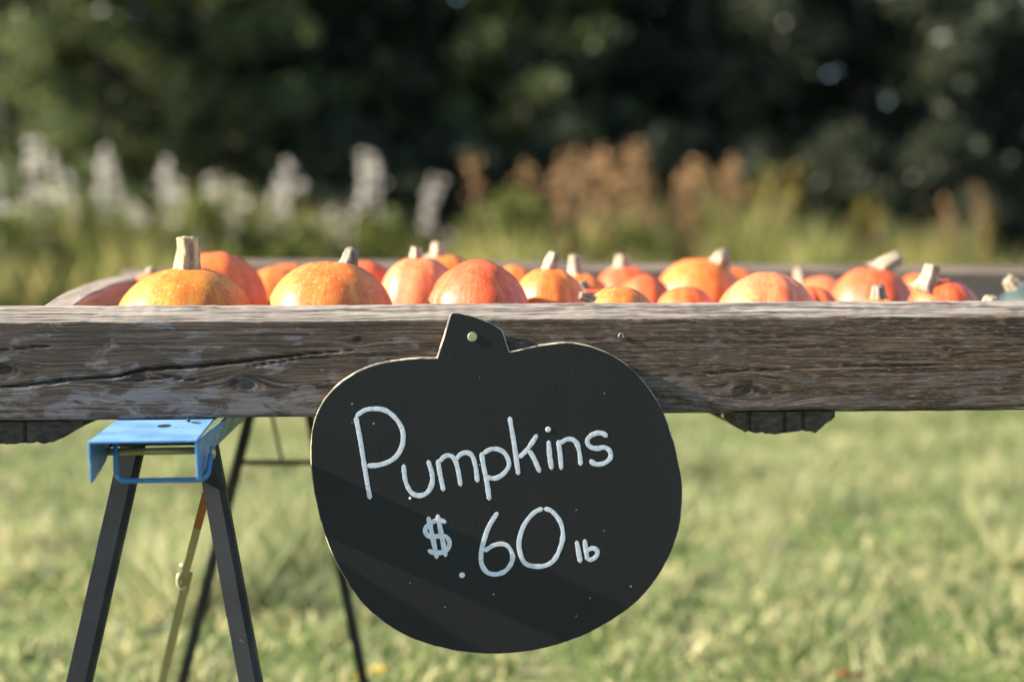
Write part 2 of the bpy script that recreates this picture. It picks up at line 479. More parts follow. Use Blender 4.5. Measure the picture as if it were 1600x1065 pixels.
    o = obj('front_beam', m, M['beam'], bed)
    o.location = (0, 0, -Z_BOT)
    tag(o, 'weathered grey front beam with knots and a long crack')
    # stub of a bent nail in the face
    p = at(970, 525, 0)
    mb = MB(); mb.tube([(p[0] + 0.0028 * cos(a), -0.001, p[2] + 0.0035 * sin(a)) for a in np.linspace(-0.6, 3.6, 9)], 0.0007, 6)
    n = mb.build('staple', M['brass'], o, True)
make_beam()

def plank(name, mat, pts, parent, seed=0, jag=0.0):
    """board from a list of stations: each (p_top_a, p_top_b, p_bot_b, p_bot_a)"""
    v = [p for st in pts for p in st]; f = []; n = len(pts[0])
    for i in range(len(pts) - 1):
        for k in range(n):
            k2 = (k + 1) % n
            f.append((i * n + k, i * n + k2, i * n + n + k2, i * n + n + k))
    f.append(tuple(range(n))[::-1]); e = (len(pts) - 1) * n; f.append(tuple(e + k for k in range(n)))
    mb = MB(); mb.add(v, f)
    o = mb.build(name, mat, parent, False, 0.003, 2)
    o.location = (0, 0, -Z_BOT)
    return o

Y_REAR = 0.88
def make_bed():
    rnd = random.Random(4)
    # rear rail, a touch higher than the front beam
    st = []
    for x in np.linspace(-0.60, 1.66, 46):
        z = 0.8775 - 0.011 * (x + 0.4) + 0.0035 * (fbm(x * 3, 0.5, 2) - 0.4)
        z = min(z, 0.859 + max(0.0, (x + 0.47)) * 0.45)
        y = Y_REAR + 0.004 * (fbm(x * 2, 8.5, 2) - 0.4)
        st.append([(x, y, z - 0.013), (x, y + 0.018, z), (x, y + 0.042, z + 0.001), (x, y + 0.042, Z_BOT), (x, y, Z_BOT)])
    plank('rear_rail', M['rail'], st, bed)
    # left and right side boards
    for X0 in (-0.562, 1.60):
        st = []
        for y in np.linspace(0.053, Y_REAR - 0.003, 14):
            z = np.interp(y, [0.05, 0.1, 0.21, 0.39, 0.67, 0.9], [0.834, 0.839, 0.849, 0.856, 0.858, 0.858])
            st.append([(X0, y, z), (X0 + 0.034, y, z - 0.003), (X0 + 0.034, y, Z_BOT + 0.001), (X0, y, Z_BOT + 0.001)])
        plank('side_board', M['side'], st, bed)
    # cross slats under the bed, their sawn ends broken and split
    ends = [(-0.70, -0.503, 1), (0.277, 0.402, 2), (0.98, 1.10, 3)]
    for x0, x1, sd in ends:
        n = 64
        xs = np.linspace(x0, x1, n)
        zb = 0.681 + 0.006 * (fbm(xs * 45 + sd, xs * 0 + sd, 2) - 0.4) + 0.0022 * (vnoise(xs * 300 + sd, xs * 0 + 2) - 0.5)
        u = (xs - x0) / (x1 - x0)
        if sd == 1: zb += 0.022 * np.clip((u - 0.80) / 0.2, 0, 1) ** 1.5
        else: zb += 0.018 * np.clip((u - 0.80) / 0.2, 0, 1) + 0.012 * np.clip((0.09 - u) / 0.09, 0, 1)
        mb = MB(); v = []; f = []
        for y in (0.004, 0.012, 0.30, 0.60, 0.93):
            for k in range(n):
                g = 0.004 * (vnoise(xs[k] * 130 + sd, 3.3) > 0.79) if y < 0.01 else 0
                v.append((xs[k], y + g + (0.006 * vnoise(xs[k] * 60, sd) if y < 0.01 else 0), Z_BOT - 0.0025))
            for k in range(n):
                g = 0.004 * (vnoise(xs[k] * 130 + sd, 3.3) > 0.79) if y < 0.01 else 0
                zz = zb[k] if y < 0.02 else 0.683
                v.append((xs[k], y + g + (0.006 * vnoise(xs[k] * 60, sd) if y < 0.01 else 0), zz))
        for r in range(4):
            a = r * 2 * n; b = a + 2 * n
            for k in range(n - 1):
                f.append((a + k, a + k + 1, b + k + 1, b + k)); f.append((a + n + k, b + n + k, b + n + k + 1, a + n + k + 1))
            f.append((a, b, b + n, a + n)); f.append((a + n - 1, a + 2 * n - 1, b + 2 * n - 1, b + n - 1))
        for k in range(n - 1):
            f.append((k, n + k, n + k + 1, k + 1)); e = 8 * n; f.append((e + k, e + k + 1, e + n + k + 1, e + n + k))
        mb.add(v, f)
        o = mb.build('slat', M['slat'], bed); o.location = (0, 0, -Z_BOT)
        o['label'] = 'dark split end of a cross slat under the beam'
    # wire floor: crossing wires stapled over the slats
    mb = MB()
    z0 = Z_BOT - 0.0005
    for y in np.arange(0.02, 0.92, 0.03):
        pts = [(x, y + 0.003 * sin(x * 40), z0 - 0.003 * abs(sin(x * 2.2 + 1.0)) * (1 if y < 0.1 else 0)) for x in np.arange(-0.60, 1.62, 0.06)]
        mb.tube(pts, 0.0009, 4)
    for x in np.arange(-0.56, 1.62, 0.03):
        mb.tube([(x, 0.02, z0 + .0012), (x, 0.3, z0 + .0012), (x, 0.6, z0 + .0012), (x, 0.90, z0 + .0012)], 0.0009, 4)
    o = mb.build('wire_mesh', M['wire'], bed); o.location = (0, 0, -Z_BOT); o['kind'] = 'stuff'
    # loose wires sagging below the beam at the right
    for k, (a, b) in enumerate([((1310, 639), (1600, 641))]):
        mb = MB()
        xs_ = np.linspace(0.40, 1.0, 40)
        mb.tube([(x, 0.012, Z_BOT - 0.0022 - 0.0012 * sin((x - 0.4) * 5.2) - 0.0008 * abs(sin(x * 55))) for x in xs_], 0.0011, 5)
        o = mb.build('selvedge_wire', M['dark'], bed, True); o.location = (0, 0, -Z_BOT)
make_bed()

# ------------------------------------------------------------------ sawhorse
def make_sawhorse():
    sh = empty('sawhorse', (-0.41, 0.3, 0), 'folding sawhorse with blue steel top and charcoal legs under the timber beam', 'sawhorse')
    inv = Matrix.Translation((0.41, -0.3, 0))
    def part(mb, name, mat, parent=sh, **k):
        o = mb.build(name, mat, parent, **k)
        o.location = inv.translation if parent is sh else (0, 0, 0)
        return o
    zt = Z_BOT - 0.0015
    xl, xr, yf, yb = -0.465, -0.352, -0.17, 0.76
    skew = 0.05
    sx = lambda y: skew * max(0, (y - 0.0)) / 0.76
    # folded channel: plate and two flanges whose front corners are cut back
    th = 0.0025
    mb = MB()
    for (ya, yb_) in ((yf, 0.0), (0.0, yb)):
        a, b = sx(ya), sx(yb_)
        mb.add([(xl + a, ya, zt - th), (xr + a, ya, zt - th), (xr + b, yb_, zt - th), (xl + b, yb_, zt - th),
                (xl + a, ya, zt), (xr + a, ya, zt), (xr + b, yb_, zt), (xl + b, yb_, zt)],
               [(0,3,2,1),(4,5,6,7),(0,1,5,4),(1,2,6,5),(2,3,7,6),(3,0,4,7)])
    def flange(x, lean, prof):
        v = []
        for dx in (0, th):
            for (y, z) in prof:
                v.append((x + dx + sx(y) + lean * (zt - th - z), y, z))
        n = len(prof)
        f = [tuple(range(n)), tuple(range(n, 2 * n))[::-1]]
        for k in range(n):
            f.append((k, k + n, (k + 1) % n + n, (k + 1) % n))
        mb.add(v, f)
    zb = zt - 0.045
    # trapezoid cut: deep at the front, stepping up further back
    flange(xl, 0.03, [(yf, zt - th), (yf, zb + 0.002), (yf + 0.008, zb), (yf + 0.085, zb + 0.010), (yf + 0.12, zb + 0.02), (yb, zb + 0.02), (yb, zt - th)])
    flange(xr - th, 0.03, [(yf, zt - th), (yf, zb + 0.003), (yf + 0.010, zb), (yf + 0.10, zb + 0.005), (yf + 0.15, zb + 0.012), (yb, zb + 0.02), (yb, zt - th)])
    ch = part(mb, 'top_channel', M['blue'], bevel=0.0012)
    tag(ch, 'blue folded steel top channel')
    # dark oval hole and torn slot in the plate
    mb = MB()
    c = (-0.402, -0.055)
    mb.add([(c[0] + 0.0075 * cos(a), c[1] + 0.013 * sin(a), zt + 0.0004) for a in np.linspace(0, 2 * pi, 20)[:-1]], [tuple(range(19))])
    part(mb, 'hole', M['dark'], ch)
    mb = MB()
    mb.tube([(-0.379, -0.022, zt + 0.001), (-0.3775, -0.024, zt + 0.005)], 0.0022, 7)
    mb.add([(-0.376, -0.030, zt + 0.0005), (-0.366, -0.041, zt + 0.0005), (-0.362, -0.036, zt + 0.0005), (-0.372, -0.027, zt + 0.0005)], [(0, 1, 2, 3)])
    part(mb, 'rivet', M['dark'], ch)
    # bolts on the right flange
    for y, z in ((-0.012, zt - 0.016), (-0.045, zt - 0.033)):
        mb = MB()
        x = xr + 0.001
        prof = [(0, 0.0075), (0.0018, 0.0075), (0.004, 0.006), (0.0052, 0.003), (0.0055, 0.0004)]
        mb.tube([(x + a, y, z) for a, r in prof], [r for a, r in prof], 12)
        part(mb, 'bolt', M['brass'], ch, smooth=True)
    # hinge rod between the flanges
    mb = MB(); mb.tube([(xl + 0.003, -0.075, zt - 0.0255), (xr - 0.003, -0.075, zt - 0.0255)], 0.0042, 10)
    part(mb, 'hinge_rod', M['brass'], smooth=True)
    mb = MB(); mb.tube([(xl + 0.003, -0.060, zt - 0.0185), (xr - 0.003, -0.060, zt - 0.0185)], 0.0032, 10)
    part(mb, 'upper_rod', M['dark'], smooth=True)
    # bent blue wire handle
    y0 = -0.125
    pl = [(xl + 0.021, zt - 0.004), (xl + 0.021, zt - 0.034)]
    cx, cz = xl + 0.031, zt - 0.040
    pl += [(cx - 0.010 * cos(a), cz - 0.010 * sin(a)) for a in np.linspace(0, pi / 2, 6)]
    cx = xr - 0.004
    pl += [(cx + 0.010 * sin(a), cz - 0.010 * cos(a)) for a in np.linspace(0, pi / 2, 6)]
    pl += [(xr + 0.006, zt - 0.028)]
    mb = MB(); mb.tube([(x, y0 + (0.03 if i == len(pl) - 1 else 0), z) for i, (x, z) in enumerate(pl)], 0.0030, 8)
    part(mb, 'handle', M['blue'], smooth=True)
    # legs: folded steel, each a main face and a narrow returned edge
    def leg(top, foot, w, side):
        top, foot = Vector(top), Vector(foot)
        t = (foot - top).normalized()
        a = Vector((0, 1, 0)).cross(t).normalized()
        if a.x < 0: a = -a
        b = t.cross(a).normalized()
        if b.y > 0: b = -b
        o_ = [(-w / 2, 0), (w / 2 - 0.006, 0.0), (w / 2, -0.006), (w / 2, -0.026), (w / 2 - 0.003, -0.026), (w / 2 - 0.003, -0.007), (w / 2 - 0.007, -0.003), (-w / 2 + 0.003, -0.003), (-w / 2 + 0.003, -0.024), (-w / 2, -0.024)]
        v = []; n = len(o_)
        for p in (top, foot):
            for x, y in o_: v.append(p + a * x + b * y * 1.0 * (1 if True else 0))
        f = [tuple(range(n))[::-1], tuple(range(n, 2 * n))] + [(k, (k + 1) % n, (k + 1) % n + n, k + n) for k in range(n)]
        mb = MB(); mb.add(v, f)
        # rubber foot
        q = foot - t * 0.01
        o2 = part(mb, 'leg', M['leg'])
        mb = MB(); mb.beam(foot - t * 0.03, foot + t * 0.004, w + 0.008, 0.032, up=b)
        part(mb, 'rubber_foot', M['dark'], o2)
        return o2
    def foot_of(top, mid):
        top, mid = Vector(top), Vector(mid)
        k = (0.006 - top.z) / (mid.z - top.z)
        return top + (mid - top) * k
    T = (at(207, 690, -0.005), at(122, 1065, -0.07)); leg(T[0], foot_of(*T), 0.026, -1)
    T = (at(320, 690, -0.005), at(390, 1065, -0.07)); leg(T[0], foot_of(*T), 0.024, 1)
    yb2 = 0.70
    T = (at(392, 640, yb2), at(285, 1065, yb2 + 0.06)); lb = T[0], foot_of(*T); leg(*lb, 0.017, -1)
    T = (at(482, 640, yb2), at(568, 1065, yb2 + 0.06)); rb = T[0], foot_of(*T); leg(*rb, 0.016, 1)
    # crossbar between the rear legs, with a short hanger
    p, q = at(372, 722, yb2 + 0.02), at(505, 722, yb2 + 0.02)
    mb = MB(); mb.beam(p, q, 0.006, 0.008); part(mb, 'crossbar', M['leg'])
    mb = MB(); mb.beam(at(424, 645, yb2), at(441, 722, yb2 + 0.015), 0.005, 0.006, up=(0, 1, 0)); part(mb, 'hanger', M['leg'])
    # folding brace in two lengths, rusty at its upper end, hooked at the joint
    A = Vector(at(322, 772, 0.03)); J = Vector(at(287, 905, 0.20)); B = Vector(at(252, 1065, 0.42)); B2 = B + (B - J) * 0.35
    d = (J - A).normalized()
    mb = MB(); mb.beam(A, A + (J - A) * 0.36, 0.010, 0.005, up=(0, 1, 0.3)); part(mb, 'brace_end', M['rust'])
    mb = MB(); mb.beam(A + (J - A) * 0.36, J, 0.010, 0.005, up=(0, 1, 0.3)); up_ = part(mb, 'brace', M['brass'])
    mb = MB(); mb.beam(J - (B - J) * 0.06 + Vector((0.004, 0, 0)), B2, 0.012, 0.005, up=(0, 1, 0.3)); lo = part(mb, 'brace', M['brass'])
    mb = MB(); c = J + Vector((0.0, -0.006, 0))
    mb.tube([c + Vector((0.007 * cos(a) * 0.8 - 0.001, 0, 0.011 * sin(a))) for a in np.linspace(1.9, 5.6, 9)], 0.0030, 8)
    part(mb, 'hook', M['brass'], up_, smooth=True)
    mb = MB(); mb.tube([c + Vector((0.000, -0.002, 0.020)), c + Vector((0.000, 0.006, 0.020))], 0.004, 10)
    part(mb, 'rivet', M['brass'], up_, smooth=True)
make_sawhorse()

# ------------------------------------------------------------------ sign
Y_SIGN = -0.0165
def make_sign():
    s = Nodes('black_sign_paint')
    co = s.coord()
    st = s.noise(s.mapping(co, (230, 40, 60)), 1.0, 4, 0.6)
    bl = s.noise(co, 14, 3, 0.5)
    sp = s.new('ShaderNodeTexVoronoi', ins={'Vector': co, 'Scale': 120.0})
    sel = s.new('ShaderNodeSeparateColor', ins={0: sp.outputs['Color']}).outputs[0]
    speck = s.math('MULTIPLY', s.math('LESS_THAN', sp.outputs['Distance'], s.math('MULTIPLY', s.math('SUBTRACT', sel, 0.93), 2.4)), s.math('GREATER_THAN', sel, 0.93))
    col = s.ramp(bl, [(0.3, (0.0098, 0.0093, 0.009)), (0.7, (0.0145, 0.0138, 0.0134))])
    col = s.mix(s.ramp(st, [(0.66, 0.0), (0.80, 0.35)]), col, (0.035, 0.035, 0.036))
    col = s.mix(s.math('MULTIPLY', speck, 0.6), col, (0.40, 0.42, 0.45))
    s.principled(Base_Color=col, Roughness=s.ramp(bl, [(0.3, 0.55), (0.7, 0.72)]), Specular_IOR_Level=0.3, Normal=s.bump(s.math('ADD', st, s.math('MULTIPLY', bl, 0.4)), 0.0003, 0.5))
    black = s.m
    s = Nodes('plywood_edge')
    n = s.noise(s.mapping(s.coord(), (60, 700, 60)), 1.0, 3)
    wear = s.noise(s.coord(), 38, 5, 0.7)
    ec = s.ramp(n, [(0.3, (0.33, 0.27, 0.17)), (0.7, (0.58, 0.51, 0.36))])
    s.principled(Base_Color=s.mix(s.ramp(wear, [(0.44, 0.85), (0.56, 0.0)]), ec, (0.03, 0.029, 0.027)), Roughness=0.75)
    edge = s.m
    s = Nodes('white_paint_pen')
    n = s.noise(s.coord(), 160, 4, 0.6)
    s.principled(Base_Color=s.ramp(n, [(0.3, (0.48, 0.49, 0.53)), (0.65, (0.68, 0.685, 0.72))]), Roughness=0.5, Normal=s.bump(n, 0.0006, 0.6))
    white = s.m

    pin = at(738, 526, Y_SIGN)
    root = empty('pumpkin_sign', (pin[0], Y_SIGN, pin[2]), 'black pumpkin-shaped wooden sign with white handwritten price, hung on the beam', 'sign')
    L = lambda px, py, y=0.0: (lambda p: np.array([p[0] - pin[0], y, p[2] - pin[2]]))(at(px, py, Y_SIGN))
    outline_soft = [(796, 549), (812, 546), (830, 542), (852, 538), (875, 535.5), (900, 536), (930, 543), (960, 556), (990, 578), (1015, 607), (1035, 640), (1050, 680),
        (1060, 720), (1066, 757), (1065, 800), (1057, 840), (1040, 880), (1015, 918), (985, 948), (950, 972), (910, 993), (860, 1010), (810, 1019),
        (760, 1021), (710, 1016), (660, 1003), (620, 985), (585, 960), (560, 935), (540, 905), (520, 868), (505, 828), (493, 780), (487, 740),
        (485, 705), (488, 668), (500, 635), (520, 608), (545, 588), (575, 573), (610, 564), (650, 559.5), (683, 559)]
    def catmull(pts, n=5):
        P = [np.array(p, float) for p in pts]; out = []
        for i in range(len(P) - 1):
            p0 = P[max(i - 1, 0)]; p1 = P[i]; p2 = P[i + 1]; p3 = P[min(i + 2, len(P) - 1)]
            for t in np.linspace(0, 1, n, endpoint=False):
                out.append(0.5 * ((2 * p1) + (-p0 + p2) * t + (2 * p0 - 5 * p1 + 4 * p2 - p3) * t * t + (-p0 + 3 * p1 - 3 * p2 + p3) * t ** 3))
        out.append(P[-1]); return out
    ol = catmull(outline_soft, 5)
    ol += catmull([(683, 559), (689, 540), (697, 514), (703, 493)], 2)[1:]
    ol += [(705, 489.5), (708, 488)]
    ol += catmull([(708, 488), (722, 489.5), (745, 495.5), (768, 505), (783.5, 514)], 3)[1:]
    ol += [(786, 518)] + catmull([(786, 518), (790, 530), (796, 549)], 3)[1:-1]
    rj = random.Random(5)
    pts = np.array([L(p[0] + rj.uniform(-.2, .2), p[1] + rj.uniform(-.2, .2)) for p in ol])
    n = len(pts); c = pts.mean(0)
    # inward offset for the worn front arris
    nxt = np.roll(pts, -1, 0); prv = np.roll(pts, 1, 0); t = nxt - prv; t /= np.linalg.norm(t, axis=1)[:, None] + 1e-9
    nrm = np.stack([-t[:, 2], t[:, 1] * 0, t[:, 0]], -1)
    cen = np.array([0.0, 0, pts[:, 2].mean()])
    # outline runs clockwise seen from the front: make the normal point inwards
    area = np.sum(pts[:, 0] * nxt[:, 2] - nxt[:, 0] * pts[:, 2])
    if area < 0: nrm = -nrm
    TH = 0.013
    rings = [(0.0010, 0.0), (0.0003, 0.0004), (0.0, 0.0013), (0.0, TH)]
    v = []
    for ins, y in rings:
        q = pts + nrm * ins
        for p in q: v.append((p[0], y, p[2]))
    f = []
    mi = []
    f.append(tuple(range(n))); mi.append(0)
    for r in range(len(rings) - 1):
        for k in range(n):
            k2 = (k + 1) % n
            f.append((r * n + k, (r + 1) * n + k, (r + 1) * n + k2, r * n + k2)); mi.append(1)
    f.append(tuple(3 * n + k for k in range(n))[::-1]); mi.append(1)
    m = mesh('board', v, f)
    import bmesh
    m.materials.append(black); m.materials.append(edge)
    m.polygons.foreach_set('material_index', np.array(mi, dtype=np.int32))
    bm = bmesh.new(); bm.from_mesh(m); bmesh.ops.triangulate(bm, faces=[fc for fc in bm.faces if len(fc.verts) > 4]); bmesh.ops.recalc_face_normals(bm, faces=bm.faces); bm.to_mesh(m); bm.free()
    obj('board', m, None, root)

    # hand-lettering: beads of thick white paint
    rw = random.Random(11)
    def stroke(mb, pts, w=4.1, closed=False, smooth=True):
        P = catmull(pts, 6) if smooth and len(pts) > 2 else [np.array(p, float) for p in catmull(pts, 8)]
        P = np.array([L(*p) for p in P])
        W = w * 0.000765
        # resample evenly
        d = np.concatenate([[0], np.cumsum(np.linalg.norm(np.diff(P, axis=0), axis=1))])
        k = max(3, int(d[-1] / 0.0022)); s_ = np.linspace(0, d[-1], k)
        P = np.stack([np.interp(s_, d, P[:, i]) for i in range(3)], -1)
        T = np.gradient(P, axis=0); T /= np.linalg.norm(T, axis=1)[:, None] + 1e-9
        N = np.stack([-T[:, 2], T[:, 1] * 0, T[:, 0]], -1)
        ph = rw.uniform(0, 100)
        wid = W * (0.80 + 0.55 * (np.array([fbm(np.array([ph + a * 160]), np.array([0.5]), 2)[0] for a in s_]) - 0.1))
        # round ends
        e = np.minimum(s_, s_[-1] - s_) / W
        wid = wid * np.sqrt(np.clip(1 - (1 - np.clip(e, 0.02, 1)) ** 2, 0, 1)) if not closed else wid
        prof = [(-1, 0.0006), (-0.92, -0.00012), (-0.4, -0.0002), (0.4, -0.0002), (0.92, -0.00012), (1, 0.0006)]
        v = []; q = len(prof)
        for i in range(k):
            hs = max(0.25, min(1, wid[i] / W))
            for a, y in prof:
                p = P[i] + N[i] * a * wid[i]
                v.append((p[0], y * hs if y < 0 else 0.0006, p[2]))
        f = [(i * q + j, i * q + j + 1, (i + 1) * q + j + 1, (i + 1) * q + j) for i in range(k - 1) for j in range(q - 1)]
        if closed: f += [((k - 1) * q + j, (k - 1) * q + j + 1, j + 1, j) for j in range(q - 1)]
        mb.add(v, f)
    def dot(mb, x, y, r):
        c = L(x, y); rr = r * 0.000765; v = [(c[0], -0.0006, c[2])]; f = []
        for ri, (fr, yy) in enumerate(((0.7, -0.0005), (1.0, 0.0005))):
            for k in range(14):
                a = 2 * pi * k / 14; v.append((c[0] + rr * fr * cos(a), yy, c[2] + rr * fr * sin(a)))
        for k in range(14):
            k2 = (k + 1) % 14
            f.append((0, 1 + k, 1 + k2)); f.append((1 + k, 15 + k, 15 + k2, 1 + k2))
        mb.add(v, f)
    G = [
        ('letter', [[(555.8,650.4),(563.1,687.6),(570.7,735),(578.3,779.7)], [(555.8,650.4),(570.7,640.3),(589.3,638.3),(604.5,642),(618,653),(627.3,667.3),(630.2,682.5),(627.3,699.4),(618,713.8),(604.5,722.3),(587.6,726.8),(573.2,726.8)]], []),
        ('letter', [[(631,724.8),(631.6,738.3),(635,755.2),(643.4,769.6),(655.2,773.8),(667,769.6),(674.7,756.9),(675.5,741.7),(671.3,726.5),(668.4,718.4)]], []),
        ('letter', [[(684,717.2),(687.3,738.3),(693.3,767)], [(686.5,721.4),(694,713),(703.4,711.3),(711,718),(716,735),(720,759.5)], [(712.7,718),(719.5,709.6),(729.6,706.7),(738,712),(743,728),(746.2,753.5)]], []),
        ('letter', [[(752.2,706.2),(756,729.9),(760.3,750.1),(764.8,781.4)], [(754.4,708.7),(765.4,702),(776.3,701.1),(787.3,706.2),(794,717.2),(795,728.2),(787.3,739.1),(777.2,745.9),(768.7,746.8),(758.6,744.2)]], []),
        ('letter', [[(796.1,650.4),(803.4,692.7),(810.1,741.7)], [(839.7,678.3),(824.5,701.1),(811,714.6)], [(826.2,702.8),(834.6,716.3),(843.9,738.3)]], []),
        ('letter', [[(857.1,687.6),(859.1,713),(862.2,733.6)]], [(856.6, 670.7, 5.2)]),
        ('letter', [[(872.2,686.8),(875.2,709.6),(877.2,733.6)], [(875.2,692.7),(883.7,686.8),(893.8,685.9),(901.4,692.7),(905.6,707.9),(907.5,727.3)]], []),
        ('letter', [[(949.2,682.5),(942.8,677.1),(932.7,676.3),(922.5,680.8),(917.5,689.3),(922.5,697.7),(932.7,700.3),(944.5,698.6),(953,704.5),(953.8,714.6),(946.2,722.3),(934.4,725.1),(925.9,722.3),(922.2,717.2)]], []),
        ('dollar_mark', [[(697,817),(690,812.4),(678,814),(666,823),(665,832),(673,838),(685,837),(697,838),(702.4,847),(699,858),(687,863),(676,862.4),(668.6,858.4)], [(669,806.4),(675,834),(683,872.4)], [(683.4,803),(690,836),(696.6,869.4)]], []),
        ('decimal_point', [], [(722, 898, 5.4)]),
        ('digit', [[(778,799.4),(764,822),(755,848),(751.6,866),(753,882),(762,894),(776,896.4),(790,891),(799,879),(800.6,866),(794,853),(783,849),(770,852),(756,861)]], []),
        ('digit', [[(849,794),(835,800),(820,818),(812,840),(811.6,858),(819,878),(834,884),(852,883),(866,874),(876,854),(879.6,834),(875,814),(862,798),(850,794)]], []),
        ('letter', [[(900.6,844),(904,861),(907,879)]], []),
        ('letter', [[(913.4,841.6),(915.5,858),(918,875)], [(917,861),(924,856),(932,858),(933.6,865),(928,872),(918,875)]], []),
    ]
    for nm, strokes, dots in G:
        mb = MB()
        for st_ in strokes: stroke(mb, st_)
        for d in dots: dot(mb, *d)
        mb.build(nm, white, root)
    # small drips of the same paint
    mb = MB(); dot(mb, 641, 778, 2.6); mb.build('paint_drip', white, root, True)
    # brass screw with a hex socket
    mb = MB()
    prof = [(0.0, 0.0012), (0.0057, 0.0002), (0.0058, -0.0006), (0.0050, -0.0011), (0.0028, -0.0012), (0.0024, 0.0004), (0.0001, 0.0004)]
    mb.tube([(0, y, 0) for r, y in prof], [max(r, 0.0001) for r, y in prof], 16, cap=False)
    mb.build('screw', M['brass'], root)
make_sign()

# ------------------------------------------------------------------ pumpkins
def mat_pumpkin(name, c0, c1, streak, streak_amt, pale=0.0):
    s = Nodes(name)
    co = s.coord('Generated')
    loc = s.new('ShaderNodeVectorMath', operation='SUBTRACT', ins={0: co, 1: (0.5, 0.5, 0.5)}).outputs[0]
    sep = s.new('ShaderNodeSeparateXYZ', ins={0: loc})
    ang = s.new('ShaderNodeMath', operation='ARCTAN2', ins={0: sep.outputs[1], 1: sep.outputs[0]}).outputs[0]
    av = s.new('ShaderNodeCombineXYZ', ins={0: s.math('MULTIPLY', s.math('SINE', ang), 7.0), 1: s.math('MULTIPLY', s.math('COSINE', ang), 7.0), 2: s.math('MULTIPLY', sep.outputs[2], 2.5)}).outputs[0]
    st = s.noise(av, 0.8, 5, 0.65, 1.2)
    bl = s.noise(loc, 4.0, 4, 0.55); fi = s.noise(loc, 45, 4, 0.6)
    col = s.mix(s.ramp(bl, [(0.35, 0.0), (0.65, 1.0)]), c0, c1)
    col = s.mix(s.math('MULTIPLY', s.ramp(st, [(0.48, 0.0), (0.64, 1.0)]), streak_amt), col, streak)
    if pale: col = s.mix(s.math('MULTIPLY', s.ramp(fi, [(0.55, 0.0), (0.68, 1.0)]), pale), col, (0.85, 0.62, 0.38))
    # dull blotches and corky scuffs
    col = s.mix(s.math('MULTIPLY', s.ramp(s.noise(loc, 9, 5, 0.65, 0.8), [(0.48, 0.0), (0.62, 1.0)]), 0.35), col, tuple(v * 0.55 for v in c1))
    sc = s.noise(loc, 13, 5, 0.7, 0.5)
    col = s.mix(s.ramp(sc, [(0.64, 0.0), (0.69, 0.6)]), col, (0.42, 0.28, 0.14))
    s.principled(Base_Color=col, Roughness=s.ramp(fi, [(0.3, 0.36), (0.7, 0.56)]), Specular_IOR_Level=0.5, Subsurface_Weight=0.08,
                 Subsurface_Radius=(0.01, 0.004, 0.001), Normal=s.bump(s.math('ADD', s.math('MULTIPLY', fi, 0.3), s.math('MULTIPLY', bl, 0.6)), 0.0022, 0.4))
    return s.m
P_YEL = mat_pumpkin('yellow_orange_skin', (0.74, 0.27, 0.022), (0.68, 0.19, 0.014), (0.44, 0.085, 0.008), 0.75, 0.3)
P_ORA = mat_pumpkin('orange_skin', (0.74, 0.185, 0.020), (0.66, 0.125, 0.014), (0.76, 0.30, 0.07), 0.65, 0.3)
P_ORR = mat_pumpkin('deep_orange_skin', (0.71, 0.145, 0.017), (0.63, 0.095, 0.013), (0.75, 0.27, 0.06), 0.5, 0.2)
P_RED = mat_pumpkin('red_orange_skin', (0.68, 0.105, 0.022), (0.60, 0.07, 0.016), (0.76, 0.24, 0.08), 0.6, 0.15)
P_PNK = mat_pumpkin('salmon_skin', (0.74, 0.20, 0.065), (0.69, 0.13, 0.038), (0.78, 0.32, 0.15), 0.6, 0.25)
P_GRN = mat_pumpkin('blue_green_skin', (0.026, 0.048, 0.044), (0.042, 0.07, 0.064), (0.08, 0.11, 0.10), 0.4, 0.0)
def mat_stem(name, a, b):
    s = Nodes(name)
    n = s.noise(s.mapping(s.coord(), (190, 190, 40)), 1.0, 4, 0.6); n2 = s.noise(s.coord(), 60, 3)
    c = s.mix(s.ramp(n, [(0.35, 1.0), (0.6, 0.0)]), a, b)
    c = s.mix(s.math('MULTIPLY', s.attr('groove'), 0.75), c, tuple(v * 0.55 for v in b))
    c = s.mix(s.math('MULTIPLY', s.ramp(n2, [(0.5, 0.0), (0.7, 1.0)]), 0.4), c, (0.20, 0.14, 0.07))
    s.principled(Base_Color=c, Roughness=0.8, Normal=s.bump(n, 0.002, 0.8))
    return s.m
S_TAN = mat_stem('tan_stem', (0.56, 0.42, 0.25), (0.20, 0.11, 0.05))
S_PAL = mat_stem('pale_stem', (0.50, 0.42, 0.30), (0.22, 0.15, 0.09))
S_GRY = mat_stem('grey_stem', (0.34, 0.29, 0.23), (0.13, 0.10, 0.07))

